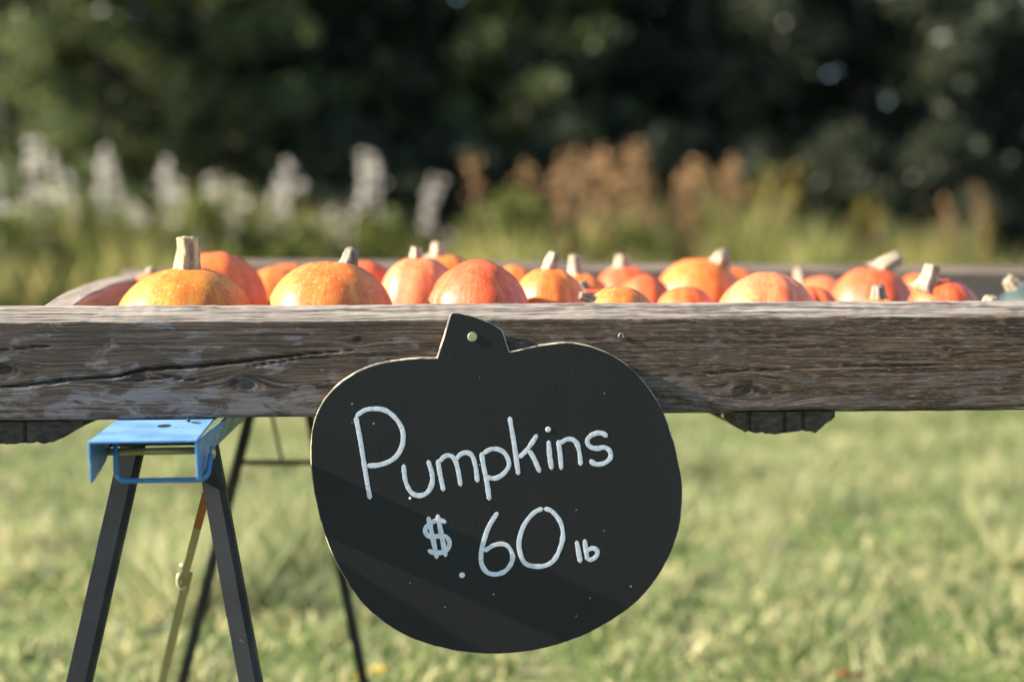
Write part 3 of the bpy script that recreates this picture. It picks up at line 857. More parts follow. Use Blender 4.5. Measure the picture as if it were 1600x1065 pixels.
def make_pumpkin(label, cx, topy, hw, Y, skin, stem=None, axis=(0, 0, 1), ribs=10, rib=0.015, tear=0.08, seed=0, name='pumpkin'):
    """cx, topy: photograph pixels of the crown; hw: half width in pixels; Y: depth in the bed"""
    rnd = random.Random(seed)
    d = depth_at(cx, Y)
    Rr = hw * d / FPX
    top = at(cx, topy, Y)
    zf = Z_BOT + 0.0025
    H = top[2] - zf
    ax = Vector(axis).normalized()
    q = Vector((0, 0, 1)).rotation_difference(ax)
    root = empty(name, (top[0], Y, zf), label, 'pumpkin' if skin is not P_GRN else 'squash', 'pumpkins heaped in the display bed')
    nt, npn = 26, 60
    tilted = ax.z < 0.8
    V = []
    ph = rnd.uniform(0, 2 * pi)
    a_ = Rr; b_ = H / 2 if not tilted else Rr * 0.86
    for i in range(nt + 1):
        th = pi * i / nt
        ex = 2.0 / (2.1 + max(0.0, min(0.8, b_ / a_ - 0.9)))
        r = a_ * (max(0.0, sin(th)) ** (ex * 0.95))
        z = b_ * math.copysign(abs(cos(th)) ** ex, cos(th))
        u = r / a_
        z += tear * b_ * math.exp(-(u / 0.42) ** 2) * (1 if th < pi / 2 else -0.4)
        z -= 0.10 * b_ * math.exp(-(u / 0.16) ** 2) * (1 if th < pi / 2 else -1.6)
        for k in range(npn):
            p = 2 * pi * k / npn
            g = 1 - rib * (abs(cos(ribs * (p + ph) / 2)) ** 5) * min(1, u * 1.6) * 1.5
            lump = 1 + 0.025 * mnoise.noise(Vector((cos(p) * 1.3 + seed * 3.1, sin(p) * 1.3, z / b_ * 1.2)))
            V.append(Vector((r * g * lump * cos(p), r * g * lump * sin(p), z * lump)))
    Fc = []
    for i in range(nt):
        for k in range(npn):
            k2 = (k + 1) % npn
            Fc.append((i * npn + k, (i + 1) * npn + k, (i + 1) * npn + k2, i * npn + k2))
    V = [q @ v for v in V]
    zs = [v.z for v in V]; lo, hi = min(zs), max(zs)
    # set on the floor, crown at the measured height
    k = H / (hi - lo) if not tilted else 1.0
    V = [Vector((v.x, v.y, (v.z - lo) * k)) for v in V]
    if tilted:
        k2 = H / (hi - lo); V = [Vector((v.x, v.y, v.z * k2)) for v in V]
    body = obj('body', mesh('body', V, Fc, True), skin, root)
    if stem:
        # stem: tan/pale/grey, length and base radius in photograph pixels, lean vector
        mat, ln, br, lean, (ox, oy) = stem
        sc = d / FPX
        base = Vector((ox * sc, oy, 0))
        # find the skin under the stem's foot
        best = min((v for v in V if v.z > H * 0.5), key=lambda v: (v.x - base.x) ** 2 + (v.y - base.y) ** 2)
        base.z = best.z - 0.007
        ln *= sc; br *= sc
        dirv = Vector(lean).normalized()
        nseg, ns = 9, 20
        pts = []; rad = []
        side = Vector((rnd.uniform(-1, 1), rnd.uniform(-1, 1), 0)) * 0.06 * ln
        for i in range(nseg + 1):
            t = i / nseg
            pts.append(base + (Vector((0, 0, 1)) * (1 - t) * 0.35 + dirv * (0.65 + 0.35 * t)) .normalized() * ln * t * 1.0 + side * sin(t * pi))
            rad.append(br * (1.0 + 0.45 * max(0, 1 - t * 4) ** 1.5) * (1 - 0.40 * t ** 0.8) * (1.0 if t < 0.9 else 1.06))
        mb = MB(); v = []; f = []; gr = []
        up = None
        for i, p in enumerate(pts):
            tt = (pts[min(i + 1, nseg)] - pts[max(i - 1, 0)]).normalized()
            a = tt.cross(Vector((0, 1, 0.1))).normalized(); b = a.cross(tt).normalized()
            for k in range(ns):
                w = 2 * pi * k / ns + 0.5 * i / nseg
                rr = rad[i] * (1 + 0.17 * cos(5 * w) + 0.07 * rnd.uniform(-1, 1))
                gr.append(max(0.0, -cos(5 * w)) ** 1.5 if i < nseg else 0.35)
                v.append(p + a * rr * cos(w) + b * rr * sin(w) + (tt * rnd.uniform(-0.05, 0.08) * br if i == nseg else Vector()))
        for i in range(nseg):
            for k in range(ns):
                k2 = (k + 1) % ns
                f.append((i * ns + k, i * ns + k2, (i + 1) * ns + k2, (i + 1) * ns + k))
        v.append(pts[-1] - (pts[-1] - pts[-2]) * 0.2); f += [(nseg * ns + k, nseg * ns + (k + 1) % ns, len(v) - 1) for k in range(ns)]
        mb.add(v, f)
        st = mb.build('stem', mat, root, True)
        add_attr(st.data, 'groove', gr + [0.8])
    return root

UPV = (0, 0, 1)
make_pumpkin('yellow-orange streaked pumpkin with tall upright tan stem, front row at the left', 291, 419, 114, 0.165, P_YEL, (S_TAN, 64, 23, (0.02, 0, 1), (1, 0)), ribs=12, rib=0.009, tear=0.03, seed=1)
make_pumpkin('orange pumpkin with red right side peeking over the yellow one with tall stem', 332, 393, 84, 0.40, P_ORR, None, (0.1, 0.25, 1), seed=2)
make_pumpkin('small pumpkin with short brown stem in the bed corner by left side board', 238, 427, 44, 0.60, P_ORA, (S_GRY, 17, 9, (0.5, 0, 1), (-6, 0)), seed=3)
make_pumpkin('smooth light orange pumpkin wedged between the two stemmed front-row pumpkins at left', 428, 417, 64, 0.56, P_ORA, None, (0, 0.3, 1), seed=4)
make_pumpkin('orange pumpkin at the rear rail behind the stubby-stemmed one', 450, 412, 50, 0.75, P_ORR, None, (0, 0.3, 1), seed=28)
make_pumpkin('orange pumpkin with stubby grey-pink stem bent right, front row, second from left', 514, 409, 103, 0.165, P_ORA, (S_GRY, 30, 16, (0.25, -0.1, 1), (30, 0)), seed=5, ribs=9, rib=0.012, tear=0.04)
make_pumpkin('red-orange pumpkin half hidden behind the one with the stubby bent stem', 566, 407, 58, 0.426, P_RED, None, (0.1, 0.3, 1), seed=6)
make_pumpkin('salmon pumpkin with pale stem, left one of the close pair of stems', 656, 402, 66, 0.354, P_PNK, (S_PAL, 30, 13, (-0.05, 0, 1), (-3, 0)), seed=7)
make_pumpkin('orange pumpkin with pale stem, right one of the close pair of stems', 698, 398, 54, 0.60, P_ORA, (S_PAL, 26, 14, (0.05, 0, 1), (-15, 0)), seed=8)
make_pumpkin('red-orange pumpkin lying on its side above the sign, blossom end facing left', 744, 405, 92, 0.165, P_RED, None, (-0.83, -0.42, 0.30), seed=9, ribs=10, rib=0.022)
make_pumpkin('orange pumpkin mostly hidden behind the one lying on its side', 800, 414, 52, 0.50, P_ORA, None, (0.1, 0.3, 1), seed=27)
make_pumpkin('light orange pumpkin with thick pale stem leaning right, just right of the sign stem', 858, 419, 61, 0.256, P_ORA, (S_PAL, 40, 15, (0.28, 0, 1), (-1, 0)), seed=10, rib=0.018)
make_pumpkin('orange pumpkin behind with slim pale upright stem beside the thick leaning one', 908, 427, 54, 0.50, P_ORA, (S_PAL, 36, 13, (-0.05, 0, 1), (-8, 0)), seed=11)
make_pumpkin('low orange pumpkin with grey stem lying left against the beam', 968, 447, 64, 0.125, P_ORA, (S_GRY, 26, 10, (-1, -0.2, 0.5), (-42, -0.01)), seed=12, rib=0.02)
make_pumpkin('small low pumpkin with stubby brown-grey stem behind the low front one', 926, 450, 38, 0.304, P_RED, (S_GRY, 20, 11, (-0.4, 0, 1), (-10, 0)), seed=13)
make_pumpkin('reddish pumpkin at the rear rail with a pale rounded stem', 978, 416, 56, 0.72, P_RED, (S_PAL, 24, 14, (0, 0, 1), (-6, 0)), seed=14)
make_pumpkin('deep red pumpkin between the rear one and the large orange one', 1010, 429, 46, 0.45, P_RED, None, (0, 0.3, 1), seed=15)
make_pumpkin('large orange pumpkin with round pale stem end towards the viewer, rear right of centre', 1092, 404, 74, 0.62, P_ORA, (S_PAL, 26, 17, (0.3, -0.6, 0.8), (28, -0.01)), seed=16, rib=0.014)
make_pumpkin('orange pumpkin low in front of the large rear one', 1072, 447, 52, 0.25, P_ORR, None, (0, 0.2, 1), seed=17)
make_pumpkin('broad pale orange ribbed pumpkin close behind the beam, right of centre', 1198, 425, 84, 0.185, P_PNK, None, (0.1, 0.2, 1), seed=18, ribs=9, rib=0.03)
make_pumpkin('orange pumpkin at the rear rail hidden but for its crown, right of centre', 1150, 418, 50, 0.78, P_ORR, None, (0, 0.3, 1), seed=30)
make_pumpkin('orange pumpkin hidden but for its pale stem behind the broad ribbed one', 1212, 436, 46, 0.50, P_ORA, (S_PAL, 20, 15, (0.1, 0, 1), (-2, 0)), seed=19)
make_pumpkin('dark orange deeply ribbed pumpkin right of the broad pale one', 1270, 447, 48, 0.33, P_RED, None, (0, 0.2, 1), seed=20, ribs=9, rib=0.07)
make_pumpkin('salmon pumpkin by the rear rail with narrow pale stem', 1280, 431, 56, 0.70, P_PNK, (S_PAL, 26, 13, (-0.05, 0, 1), (-30, 0)), seed=21)
make_pumpkin('big red-orange pumpkin with thick beige stem pointing right, rear row', 1362, 418, 70, 0.48, P_RED, (S_PAL, 36, 17, (0.75, 0, 0.55), (14, 0)), seed=22)
make_pumpkin('low orange pumpkin whose stout grey stem stands up just behind the beam', 1372, 465, 52, 0.125, P_ORA, (S_GRY, 32, 15, (0, -0.05, 1), (-1, 0)), seed=23)
make_pumpkin('orange pumpkin at the rear rail behind the fat bent stem', 1440, 428, 50, 0.72, P_ORR, None, (0, 0.3, 1), seed=29)
make_pumpkin('red-orange pumpkin with fat pale stem bent right casting shadow on it', 1474, 436, 61, 0.24, P_RED, (S_PAL, 40, 17, (0.35, 0, 1), (-36, -0.01)), seed=24)
make_pumpkin('low pumpkin with pale knob of a stem next to the green squash', 1546, 470, 42, 0.125, P_ORA, (S_PAL, 20, 17, (0, -0.1, 1), (1, 0)), seed=25)
make_pumpkin('dark blue-green squash with beige stem at the right edge', 1622, 435, 70, 0.30, P_GRN, (S_PAL, 24, 15, (-0.7, 0, 0.7), (-34, 0)), seed=26, name='squash')

# ------------------------------------------------------------------ weeds at the wood's edge
def weed_mat(name, a, b, c): return mat_grass(name, a, b, c, 3.0)

def edge_y(x): return 11.0 + 0.16 * (x + 1.0)          # the wood's edge runs off to the right and back

def make_meadow():
    rng = np.random.default_rng(12)
    n = 60000
    x = -10 + 22 * rng.random(n)
    y = edge_y(x) - 2.0 + 2.4 * rng.random(n)
    cl = fbm(x * 1.3, y * 1.3, 3)
    keep = rng.random(n) < np.clip((cl - 0.25) * 4, 0.05, 1)
    x, y, cl = x[keep], y[keep], cl[keep]
    big = fbm(x * 0.9 + 33, y * 0.6 + 12, 3)
    h = (0.35 + 1.0 * np.clip(big - 0.18, 0, 0.6)) / 0.62 * (0.40 + 0.85 * np.clip(cl - 0.2, 0, 0.6) * 1.7) * (0.55 + 0.6 * rng.random(len(x)))
    h *= np.clip(1.05 - 0.06 * np.clip(x - 1.5, 0, 5), 0.7, 1.1)
    g = weed_mat('tall_meadow_grass', (0.06, 0.095, 0.02), (0.21, 0.235, 0.05), (0.46, 0.37, 0.15))
    o = blades(rng, x, y, height(x, y), h, 0.012 + 0.02 * rng.random(len(x)), 0.28, 'meadow_grass', g, True)
    tag(o, 'tall yellow-green meadow grass and weeds along the edge of the wood', 'grass', kind='stuff')
make_meadow()

def leaf_cloud(rng, centres, radii, per, size, squash=1.0):
    """leaf-sized slips scattered through clumps: returns vertices, triangles"""
    n = int(per * len(centres))
    idx = rng.integers(0, len(centres), n)
    dirv = rng.normal(size=(n, 3)); dirv /= np.linalg.norm(dirv, axis=1)[:, None]
    rr = rng.random(n) ** 0.45
    p = centres[idx] + dirv * (radii[idx] * rr)[:, None] * np.array([1, 1, squash])
    a = rng.normal(size=(n, 3)); a /= np.linalg.norm(a, axis=1)[:, None]
    b = np.cross(a, rng.normal(size=(n, 3))); b /= np.linalg.norm(b, axis=1)[:, None]
    s = size * (0.6 + 0.8 * rng.random(n))
    v = np.stack([p - a * s[:, None], p + b * s[:, None] * 0.45, p + a * s[:, None], p - b * s[:, None] * 0.45], 1).reshape(-1, 3)
    k = (np.arange(n) * 4)[:, None]
    return v, np.concatenate([k + np.array([[0, 1, 2]]), k + np.array([[0, 2, 3]])], 0), n

def mat_leaf(name, a, b, trans=0.3):
    s = Nodes(name)
    t = s.attr('tone'); n = s.noise(s.coord(), 1.2, 3)
    c = s.ramp(s.math('ADD', s.math('MULTIPLY', t, 0.6), s.math('MULTIPLY', n, 0.4)), [(0.25, a), (0.75, b)])
    s.leafy(c, 0.45, trans, 1.5)
    return s.m
M['fluff'] = (lambda s: (s.leafy(s.ramp(s.attr('tone'), [(0.0, (0.76, 0.69, 0.62)), (1.0, (0.90, 0.86, 0.80))]), 0.8, 0.5, 1.0), s.m)[1])(Nodes('seed_fluff'))
M['stalk'] = mat_board('weed_stalk', (0.10, 0.06, 0.03), (0.24, 0.15, 0.07), 'z')
M['brown'] = (lambda s: (s.leafy(s.ramp(s.attr('tone'), [(0.0, (0.34, 0.18, 0.08)), (1.0, (0.70, 0.45, 0.23))]), 0.8, 0.3, 1.2), s.m)[1])(Nodes('dry_seed_head'))
M['gold'] = (lambda s: (s.leafy(s.ramp(s.attr('tone'), [(0.0, (0.24, 0.20, 0.03)), (1.0, (0.52, 0.40, 0.07))]), 0.7, 0.35, 1.2), s.m)[1])(Nodes('goldenrod_head'))
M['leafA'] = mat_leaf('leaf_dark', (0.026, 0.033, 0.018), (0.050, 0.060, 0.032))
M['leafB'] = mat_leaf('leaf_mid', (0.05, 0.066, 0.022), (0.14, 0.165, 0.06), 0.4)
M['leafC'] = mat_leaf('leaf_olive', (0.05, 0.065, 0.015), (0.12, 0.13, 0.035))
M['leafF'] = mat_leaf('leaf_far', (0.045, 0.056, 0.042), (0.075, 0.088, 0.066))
M['leafD'] = mat_leaf('leaf_yellow_green', (0.06, 0.085, 0.016), (0.21, 0.22, 0.05), 0.4)
M['bark'] = mat_board('bark', (0.035, 0.028, 0.022), (0.10, 0.085, 0.07), 'z', 0.9)

def weed_proto(kind, seed):
    """one tall weed: stem, side leaves and a plume; returns meshes"""
    rng = np.random.default_rng(seed); rnd = random.Random(seed)
    H = 1.0
    mb = MB()
    lean = Vector((rnd.uniform(-.08, .08), rnd.uniform(-.08, .08), 0))
    ptsn = [Vector((0, 0, 0)) + lean * t * t + Vector((0, 0, H * t)) for t in np.linspace(0, 1, 7)]
    mb.tube(ptsn, [0.007 * (1 - 0.75 * t) for t in np.linspace(0, 1, 7)], 5)
    stem = mesh('stem', mb.v, mb.f); 
    cen = []; rad = []
    if kind == 'fluff':
        for k in range(rnd.choice((4, 5, 6))):
            z = rnd.uniform(0.74, 0.99)
            p = lean * z * z
            cen.append((p.x + rnd.uniform(-1, 1) * 0.045, p.y + rnd.uniform(-1, 1) * 0.045, z)); rad.append(rnd.uniform(0.008, 0.026))
        for z in np.linspace(0.72, 1.0, 8):
            p = lean * z * z; cen.append((p.x, p.y, z)); rad.append(0.009)
        per, sz = 16, 0.011
    else:
        for z in np.linspace(0.66, 1.01, 10):
            p = lean * z * z
            w = {'brown': 0.030, 'gold': 0.05}[kind] * sin(min(1, (1.06 - z) / 0.36) * pi * 0.62 + 0.25) * rnd.uniform(0.3, 1.4)
            for k in range(3):
                cen.append((p.x + rnd.uniform(-1, 1) * w * 1.3, p.y + rnd.uniform(-1, 1) * w * 1.3, z + rnd.uniform(-.02, .02))); rad.append(max(0.010, w * rnd.uniform(0.3, 0.9)))
        per, sz = 3, 0.011
    v, tr, n = leaf_cloud(rng, np.array(cen), np.array(rad), per, sz, 1.2)
    head = fast_mesh('seed_head', v, tr); add_attr(head, 'tone', np.repeat(rng.random(n), 4))
    # narrow leaves up the stem
    v = []; f = []
    for t in np.linspace(0.12, 0.66, 16):
        p = lean * t * t + Vector((0, 0, H * t)); a = rnd.uniform(0, 2 * pi); l = rnd.uniform(0.07, 0.13)
        dv = Vector((cos(a), sin(a), rnd.uniform(-0.3, 0.5))).normalized(); sd = dv.cross(Vector((0, 0, 1))).normalized() * 0.011
        b = len(v); v += [p, p + dv * l * .5 + sd, p + dv * l, p + dv * l * .5 - sd]; f.append((b, b + 1, b + 2, b + 3))
    leaves = mesh('leaves', v, f); add_attr(leaves, 'tone', np.repeat(rng.random(len(f)), 4))
    stem.materials.append(M['stalk']); head.materials.append({'fluff': M['fluff'], 'brown': M['brown'], 'gold': M['gold']}[kind]); leaves.materials.append(M['leafC'])
    return stem, head, leaves
PROTO = {k: [weed_proto(k, 30 + i + 10 * j) for i in range(4)] for j, k in enumerate(('fluff', 'brown', 'gold'))}

def weed(kind, px, py, Y, i, label, group, spread=1.0):
    """a weed whose tip stands at pixel (px, py), rooted in the ground at depth Y"""
    tip = at(px, py, Y); g = float(height(np.array([tip[0]]), np.array([Y]))[0])
    h = tip[2] - g
    rnd = random.Random(int(px * 7 + py))
    root = empty('seed_stalk' if kind != 'gold' else 'goldenrod', (tip[0], Y, g), label, 'weed', group)
    root.rotation_euler = (rnd.uniform(-.05, .05), rnd.uniform(-.05, .05), rnd.uniform(0, 6.28))
    for nm, m in zip(('stem', 'seed_head', 'leaves'), PROTO[kind][i % 4]):
        o = obj(nm, m, None, root)
        o.scale = (h * spread, h * spread, h)
        if nm != 'stem': o['kind'] = 'stuff'
WHITE = [(18, 250), (48, 205), (62, 265), (105, 235), (128, 255), (172, 268), (190, 285), (212, 205), (240, 255), (285, 255), (300, 330), (345, 262),
         (372, 258), (418, 305), (440, 238), (472, 255), (522, 290), (542, 310), (575, 215), (590, 250), (668, 250), (656, 300), (768, 358), (8, 300), (150, 225), (262, 235)]
ONES = ['', 'first', 'second', 'third', 'fourth', 'fifth', 'sixth', 'seventh', 'eighth', 'ninth', 'tenth', 'eleventh', 'twelfth', 'thirteenth', 'fourteenth', 'fifteenth', 'sixteenth', 'seventeenth', 'eighteenth', 'nineteenth']
TENS = {2: ('twentieth', 'twenty-'), 3: ('thirtieth', 'thirty-'), 4: ('fortieth', 'forty-')}
ORD = [ONES[k] if k < 20 else TENS[k // 10][0] if k % 10 == 0 else TENS[k // 10][1] + ONES[k % 10] for k in range(1, 50)]
WHITE += [(30, 320), (88, 305), (118, 330), (158, 322), (205, 318), (228, 300), (258, 322), (315, 300), (332, 325), (392, 318), (405, 290), (455, 318), (500, 335), (560, 330), (640, 345), (705, 340)]
WHITE.sort()
for i, (px, py) in enumerate(WHITE):
    Y = float(edge_y(at(px, 300, 11.0)[0])) + [-0.9, -0.5, -0.2, -0.7][i % 4]
    size = 'tall' if py < 240 else 'short' if py > 295 else 'middling'
    lab = size + ' weed with white fluffy seed plume, ' + ORD[i] + ' plume from the left'
    weed('fluff', px, py + [22, 8, 34, 14, 28][i % 5], Y, i, lab, 'white-plumed weeds along the wood', 1.35)
BROWN = [(846, 262), (858, 252), (872, 246), (886, 258), (898, 244), (915, 266), (934, 290), (962, 232), (974, 240), (984, 232), (1004, 282), (1024, 270), (1038, 276), (1052, 262),
         (1066, 284), (1084, 270), (1098, 260), (1118, 254), (1132, 262), (1146, 274), (1158, 290), (758, 246), (1500, 318), (1545, 300)]
BROWN.sort()
for i, (px, py) in enumerate(BROWN):
    Y = float(edge_y(at(px, 300, 11.5)[0])) + [-0.9, -0.4, -0.6][i % 3]
    lab = 'rusty brown seed stalk above the pumpkins, ' + ORD[i] + ' brown stalk from the left'
    weed('brown', px, py - 6, Y, i, lab, 'brown seed stalks along the wood', 1.7)
GOLD = [(1185, 290), (1205, 275), (1222, 262), (1238, 268), (1170, 300), (1335, 315), (1350, 325), (1375, 318), (1320, 345), (1550, 345)]
GOLD.sort()
for i, (px, py) in enumerate(GOLD):
    Y = float(edge_y(at(px, 300, 11.5)[0])) - 0.9 + 0.2 * (i % 3)
    lab = 'yellow-headed weed right of the brown stalks, ' + ORD[i] + ' yellow weed from the left'
    weed('gold', px, py - 4, Y, i, lab, 'yellow weeds along the wood', 1.5)

# ------------------------------------------------------------------ trees
def tree_proto(seed, H, CR, base, nleaf, size, leafmat):
    """trunk with limbs, and a crown of leaf clumps set round the limb ends"""
    rng = np.random.default_rng(seed); rnd = random.Random(seed)
    mb = MB()
    tp = [Vector((0.12 * sin(t * 3 + seed), 0.12 * cos(t * 2.3 + seed) - 0.12 * cos(seed), H * 0.92 * t)) for t in np.linspace(0, 1, 9)]
    tp[0] = Vector((tp[0].x, tp[0].y, -0.1))
    mb.tube(tp, [0.13 * (H / 7) * (1 - 0.88 * t) * (1.3 if t == 0 else 1) for t in np.linspace(0, 1, 9)], 8)
    cen = []; rad = []
    for k in range(30):
        t = base + (0.97 - base) * (k + rnd.random()) / 30
        o = tp[min(8, int(t * 8))].lerp(tp[min(8, int(t * 8) + 1)], t * 8 % 1)
        a = k * 2.4 + rnd.uniform(-.4, .4)
        prof = max(0.18, max(0.0, sin(min(1.0, (1.03 - t) / (1.03 - base)) * pi * 0.62)) ** 0.8)
        l = CR * prof * rnd.uniform(0.65, 1.1)
        e = o + Vector((cos(a) * l, sin(a) * l, l * rnd.uniform(-0.05, 0.45)))
        mid = o.lerp(e, 0.5) + Vector((0, 0, 0.08 * l))
        mb.tube([o, mid, e], [0.035 * (1.1 - t), 0.022 * (1.1 - t), 0.006], 5)
        for u in (0.35, 0.6, 0.82, 1.0):
            q = o.lerp(e, u)
            cen.append((q.x + rnd.uniform(-.2, .2), q.y + rnd.uniform(-.2, .2), q.z + rnd.uniform(-.15, .2))); rad.append(rnd.uniform(0.22, 0.48) * CR / 2.0)
    trunk = mesh('trunk', mb.v, mb.f, True); trunk.materials.append(M['bark'])
    v, tr, n = leaf_cloud(rng, np.array(cen), np.array(rad), nleaf / len(cen), size, 0.8)
    crown = fast_mesh('crown', v, tr); add_attr(crown, 'tone', np.repeat(rng.random(n), 4)); crown.materials.append(leafmat)
    return trunk, crown

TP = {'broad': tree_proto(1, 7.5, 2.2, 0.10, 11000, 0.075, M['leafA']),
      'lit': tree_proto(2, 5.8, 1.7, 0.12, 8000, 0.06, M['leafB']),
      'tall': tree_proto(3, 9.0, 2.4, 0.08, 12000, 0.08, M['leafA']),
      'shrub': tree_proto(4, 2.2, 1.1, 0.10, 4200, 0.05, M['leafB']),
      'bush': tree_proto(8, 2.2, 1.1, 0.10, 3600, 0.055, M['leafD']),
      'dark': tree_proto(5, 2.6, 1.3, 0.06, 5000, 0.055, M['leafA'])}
GAPS = [((1300, 118), 0.165), ((1195, 98), 0.14), ((1215, 182), 0.125), ((373, 6), 0.14), ((222, 22), 0.12), ((715, 4), 0.12)]
def open_gaps(p):
    keep = np.ones(len(p), bool)
    for (gx, gy), gr in GAPS:
        g = at(gx, gy, 19.0); dirg = (g - CAM) / np.linalg.norm(g - CAM)
        w = p - CAM; t = w @ dirg
        keep &= (np.linalg.norm(w - t[:, None] * dirg, axis=1) > gr) | (np.random.default_rng(int(gx)).random(len(p)) < 0.16)
    return keep
def gapped_crown(m, loc, sc, rz):
    n = len(m.vertices); v = np.empty(n * 3, np.float32); m.vertices.foreach_get('co', v); v = v.reshape(-1, 3)
    tone = np.empty(n, np.float32); m.attributes['tone'].data.foreach_get('value', tone)
    c, s_ = cos(rz), sin(rz)
    w = np.stack([v[:, 0] * c - v[:, 1] * s_, v[:, 0] * s_ + v[:, 1] * c, v[:, 2]], -1) * sc + np.array(loc)
    keep = open_gaps(w.reshape(-1, 4, 3).mean(1))
    if keep.all(): return m
    vv = v.reshape(-1, 4, 3)[keep].reshape(-1, 3); k = (np.arange(keep.sum()) * 4)[:, None]
    m2 = fast_mesh('crown', vv, np.concatenate([k + np.array([[0, 1, 2]]), k + np.array([[0, 2, 3]])], 0))
    add_attr(m2, 'tone', tone.reshape(-1, 4)[keep].ravel()); m2.materials.append(m.materials[0])
    return m2
def tree(kind, x, y, sc, rz, label, name='tree', group='trees of the wood', cat='tree'):
    g = float(height(np.array([x]), np.array([y]))[0]) if abs(x) < 16 and y < 24 else -0.03
    r = empty(name, (x, y, g), label, cat, group)
    r.rotation_euler = (0, 0, rz); r.scale = (sc, sc, sc)
    tr, cr = TP[kind]
    obj('trunk', tr, None, r); obj('crown', gapped_crown(cr, (x, y, g), sc, rz), None, r)

TREES = [  # kind, photograph column, distance behind the edge, scale, turn, label
    ('lit', 30, 2.4, 0.80, 0.3, 'leafy sunlit young tree at the far left of the wood'),
    ('lit', 165, 2.7, 0.80, 1.9, 'mid-green leafy sapling behind the white plumes at upper left'),
    ('lit', 345, 2.6, 0.84, 4.1, 'light-catching young tree above the yellow pumpkin stem'),
    ('broad', 90, 5.2, 1.0, 0.9, 'dark leafy tree filling the upper left corner'),
    ('tall', 270, 5.4, 1.0, 2.2, 'tall dark tree behind the saplings left of centre'),
    ('broad', 470, 4.6, 1.05, 3.6, 'dark broad tree at the top, left of the sign'),
    ('tall', 680, 4.4, 1.0, 5.0, 'tall dark tree straight above the sign'),
    ('broad', 770, 5.6, 1.05, 4.9, 'dark tree deep in the wood right of the sign stem'),
    ('lit', 820, 3.2, 0.85, 2.5, 'olive young tree above the thick leaning pumpkin stem'),
    ('broad', 930, 4.2, 1.0, 0.2, 'dark broad tree above the large orange rear pumpkin'),
    ('tall', 1120, 4.2, 0.95, 1.2, 'tall dark tree left of the blue sky gaps'),
    ('broad', 1400, 3.6, 1.0, 2.8, 'dark broad tree right of the blue sky gaps'),
    ('tall', 1570, 3.0, 1.0, 0.5, 'tall dark tree filling the upper right corner'),
    ('tall', -200, 5.6, 1.0, 3.1, 'tall tree just beyond the left edge of the view'),
    ('broad', -500, 6.2, 1.1, 1.1, 'broad tree far off to the left of the view'),
    ('broad', 1800, 3.0, 1.1, 4.4, 'broad tree just beyond the right edge of the view'),
]
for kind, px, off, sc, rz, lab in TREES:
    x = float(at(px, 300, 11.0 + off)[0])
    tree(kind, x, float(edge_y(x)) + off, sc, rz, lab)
SHRUBS = [
    ('shrub', 40, 1.3, 0.70, 0.4, 'low olive shrub among the white plumes at far left'),
    ('shrub', 230, 1.3, 0.66, 2.4, 'bushy shrub behind the white plumes left of the yellow pumpkin stem'),
    ('shrub', 400, 1.4, 0.66, 1.4, 'bushy shrub behind the white plumes right of the yellow pumpkin stem'),
    ('dark', 560, 1.9, 0.85, 3.3, 'shaded shrub behind the second front-row pumpkin'),
    ('dark', 720, 2.0, 0.85, 1.0, 'dark shrub in shade behind the sign stem'),
    ('dark', 880, 2.0, 0.85, 5.1, 'dark shrub behind the leftmost rusty stalks'),
    ('dark', 1040, 2.0, 0.85, 0.3, 'dark shrub behind the middle rusty stalks'),
    ('dark', 1200, 1.9, 0.80, 0.7, 'dark shrub behind the yellow weeds right of centre'),
    ('dark', 1380, 1.5, 0.85, 2.0, 'shaded shrub behind the red-orange pumpkins at right'),
    ('dark', 1550, 1.3, 0.85, 4.0, 'dark shrub at the far right below the corner tree'),
]
SHRUBS += [
    ('bush', 10, -0.9, 0.52, 1.1, 'low leafy weed bush at the left edge above the beam'),
    ('bush', 110, -0.5, 0.60, 2.9, 'low leafy weed bush between the plumes above the left side board'),
    ('bush', 205, -1.0, 0.48, 4.4, 'low leafy weed bush just left of the tall tan stem'),
    ('bush', 330, -0.6, 0.58, 0.6, 'low leafy weed bush just right of the tall tan stem'),
    ('bush', 460, -0.9, 0.50, 3.7, 'low leafy weed bush left of the stubby bent stem'),
    ('bush', 610, -0.7, 0.52, 5.5, 'low leafy weed bush between stubby stem and paired stems'),
    ('bush', 800, -0.6, 0.60, 1.8, 'yellow-green weed bush left of the thick leaning stem'),
    ('bush', 1000, -0.8, 0.46, 2.2, 'low weed bush under the brown stalks at centre right'),
    ('bush', 1290, -0.7, 0.48, 4.9, 'low weed bush right of the yellow-headed weeds'),
]
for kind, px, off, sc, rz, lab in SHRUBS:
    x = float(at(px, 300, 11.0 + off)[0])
    tree(kind, x, float(edge_y(x)) + off, sc, rz, lab, 'shrub', 'shrubs under the trees', 'shrub')

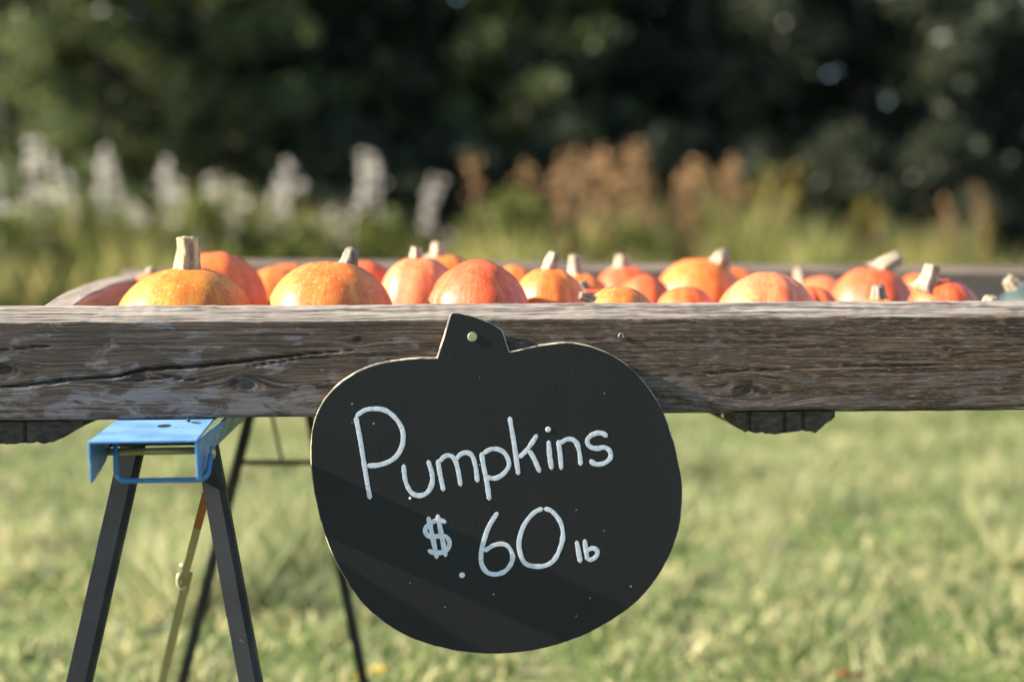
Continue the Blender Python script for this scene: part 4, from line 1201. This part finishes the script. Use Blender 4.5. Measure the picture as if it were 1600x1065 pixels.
def make_far_wood():
    """the depth of the wood: trunks and foliage too far in to tell apart; a few real gaps"""
    rng = np.random.default_rng(77)
    n = 3000
    x = -16 + 34 * rng.random(n); y = edge_y(x) + 6.5 + 9.0 * rng.random(n)
    z = 0.1 + 9.0 * rng.random(n) ** 1.25
    c = np.stack([x, y, z], -1); rad = 0.45 + 0.5 * rng.random(n)
    ext = np.array([at(742 + dx_, 145 + dy_, 18.5 + 3 * rng.random()) for dx_, dy_ in rng.normal(size=(14, 2)) * 40])   # foliage deep in the wood
    c = np.concatenate([c, ext]); rad = np.concatenate([rad, np.full(len(ext), 0.6)])
    v, tr, k = leaf_cloud(rng, c, rad, 50, 0.20, 0.9)
    p = v.reshape(-1, 4, 3).mean(1)
    keep = open_gaps(p)
    vv = v.reshape(-1, 4, 3)[keep].reshape(-1, 3); k = (np.arange(keep.sum()) * 4)[:, None]
    m = fast_mesh('far_wood', vv, np.concatenate([k + np.array([[0, 1, 2]]), k + np.array([[0, 2, 3]])], 0))
    add_attr(m, 'tone', np.repeat(rng.random(keep.sum()), 4))
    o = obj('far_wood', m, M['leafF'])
    tag(o, 'dark depth of the wood behind the front trees', 'wood', kind='stuff')
make_far_wood()

# ------------------------------------------------------------------ fallen leaves on the lawn
def fallen_leaf(px, py, D, col, label):
    p = None
    d = F + (px - 800) / FPX * R - (py - 532.5) / FPX * U
    t = (0.045 - CAM[2]) / d[2]; p = CAM + d * t
    s = Nodes('fallen_leaf_skin'); n = s.noise(s.coord(), 60, 3)
    s.leafy(s.mix(n, col, tuple(c * 0.6 for c in col)), 0.6, 0.3, 1.2)
    rnd = random.Random(px); v = [(0, 0, 0.006)]; f = []
    k = 18
    for i in range(k):
        a = 2 * pi * i / k; r = 0.026 * (0.75 + 0.25 * cos(5 * a)) * (1.25 if abs(cos(a)) > 0.9 else 1)
        v.append((r * cos(a) * 1.3, r * sin(a), 0.006 * sin(a * 2) + 0.01 * abs(sin(a))))
    f = [(0, 1 + i, 1 + (i + 1) % k) for i in range(k)]
    m = mesh('fallen_leaf', v, f, True)
    o = obj('fallen_leaf', m, s.m); o.location = p; o.rotation_euler = (0.5, 0.2, rnd.uniform(0, 6)); o.rotation_euler[0] = 0.45
    tag(o, label, 'leaf')
fallen_leaf(580, 1052, 0, (0.72, 0.50, 0.03), 'small yellow leaf on the grass below the sign')
fallen_leaf(1330, 1056, 0, (0.55, 0.20, 0.09), 'small reddish leaf on the grass at lower right')
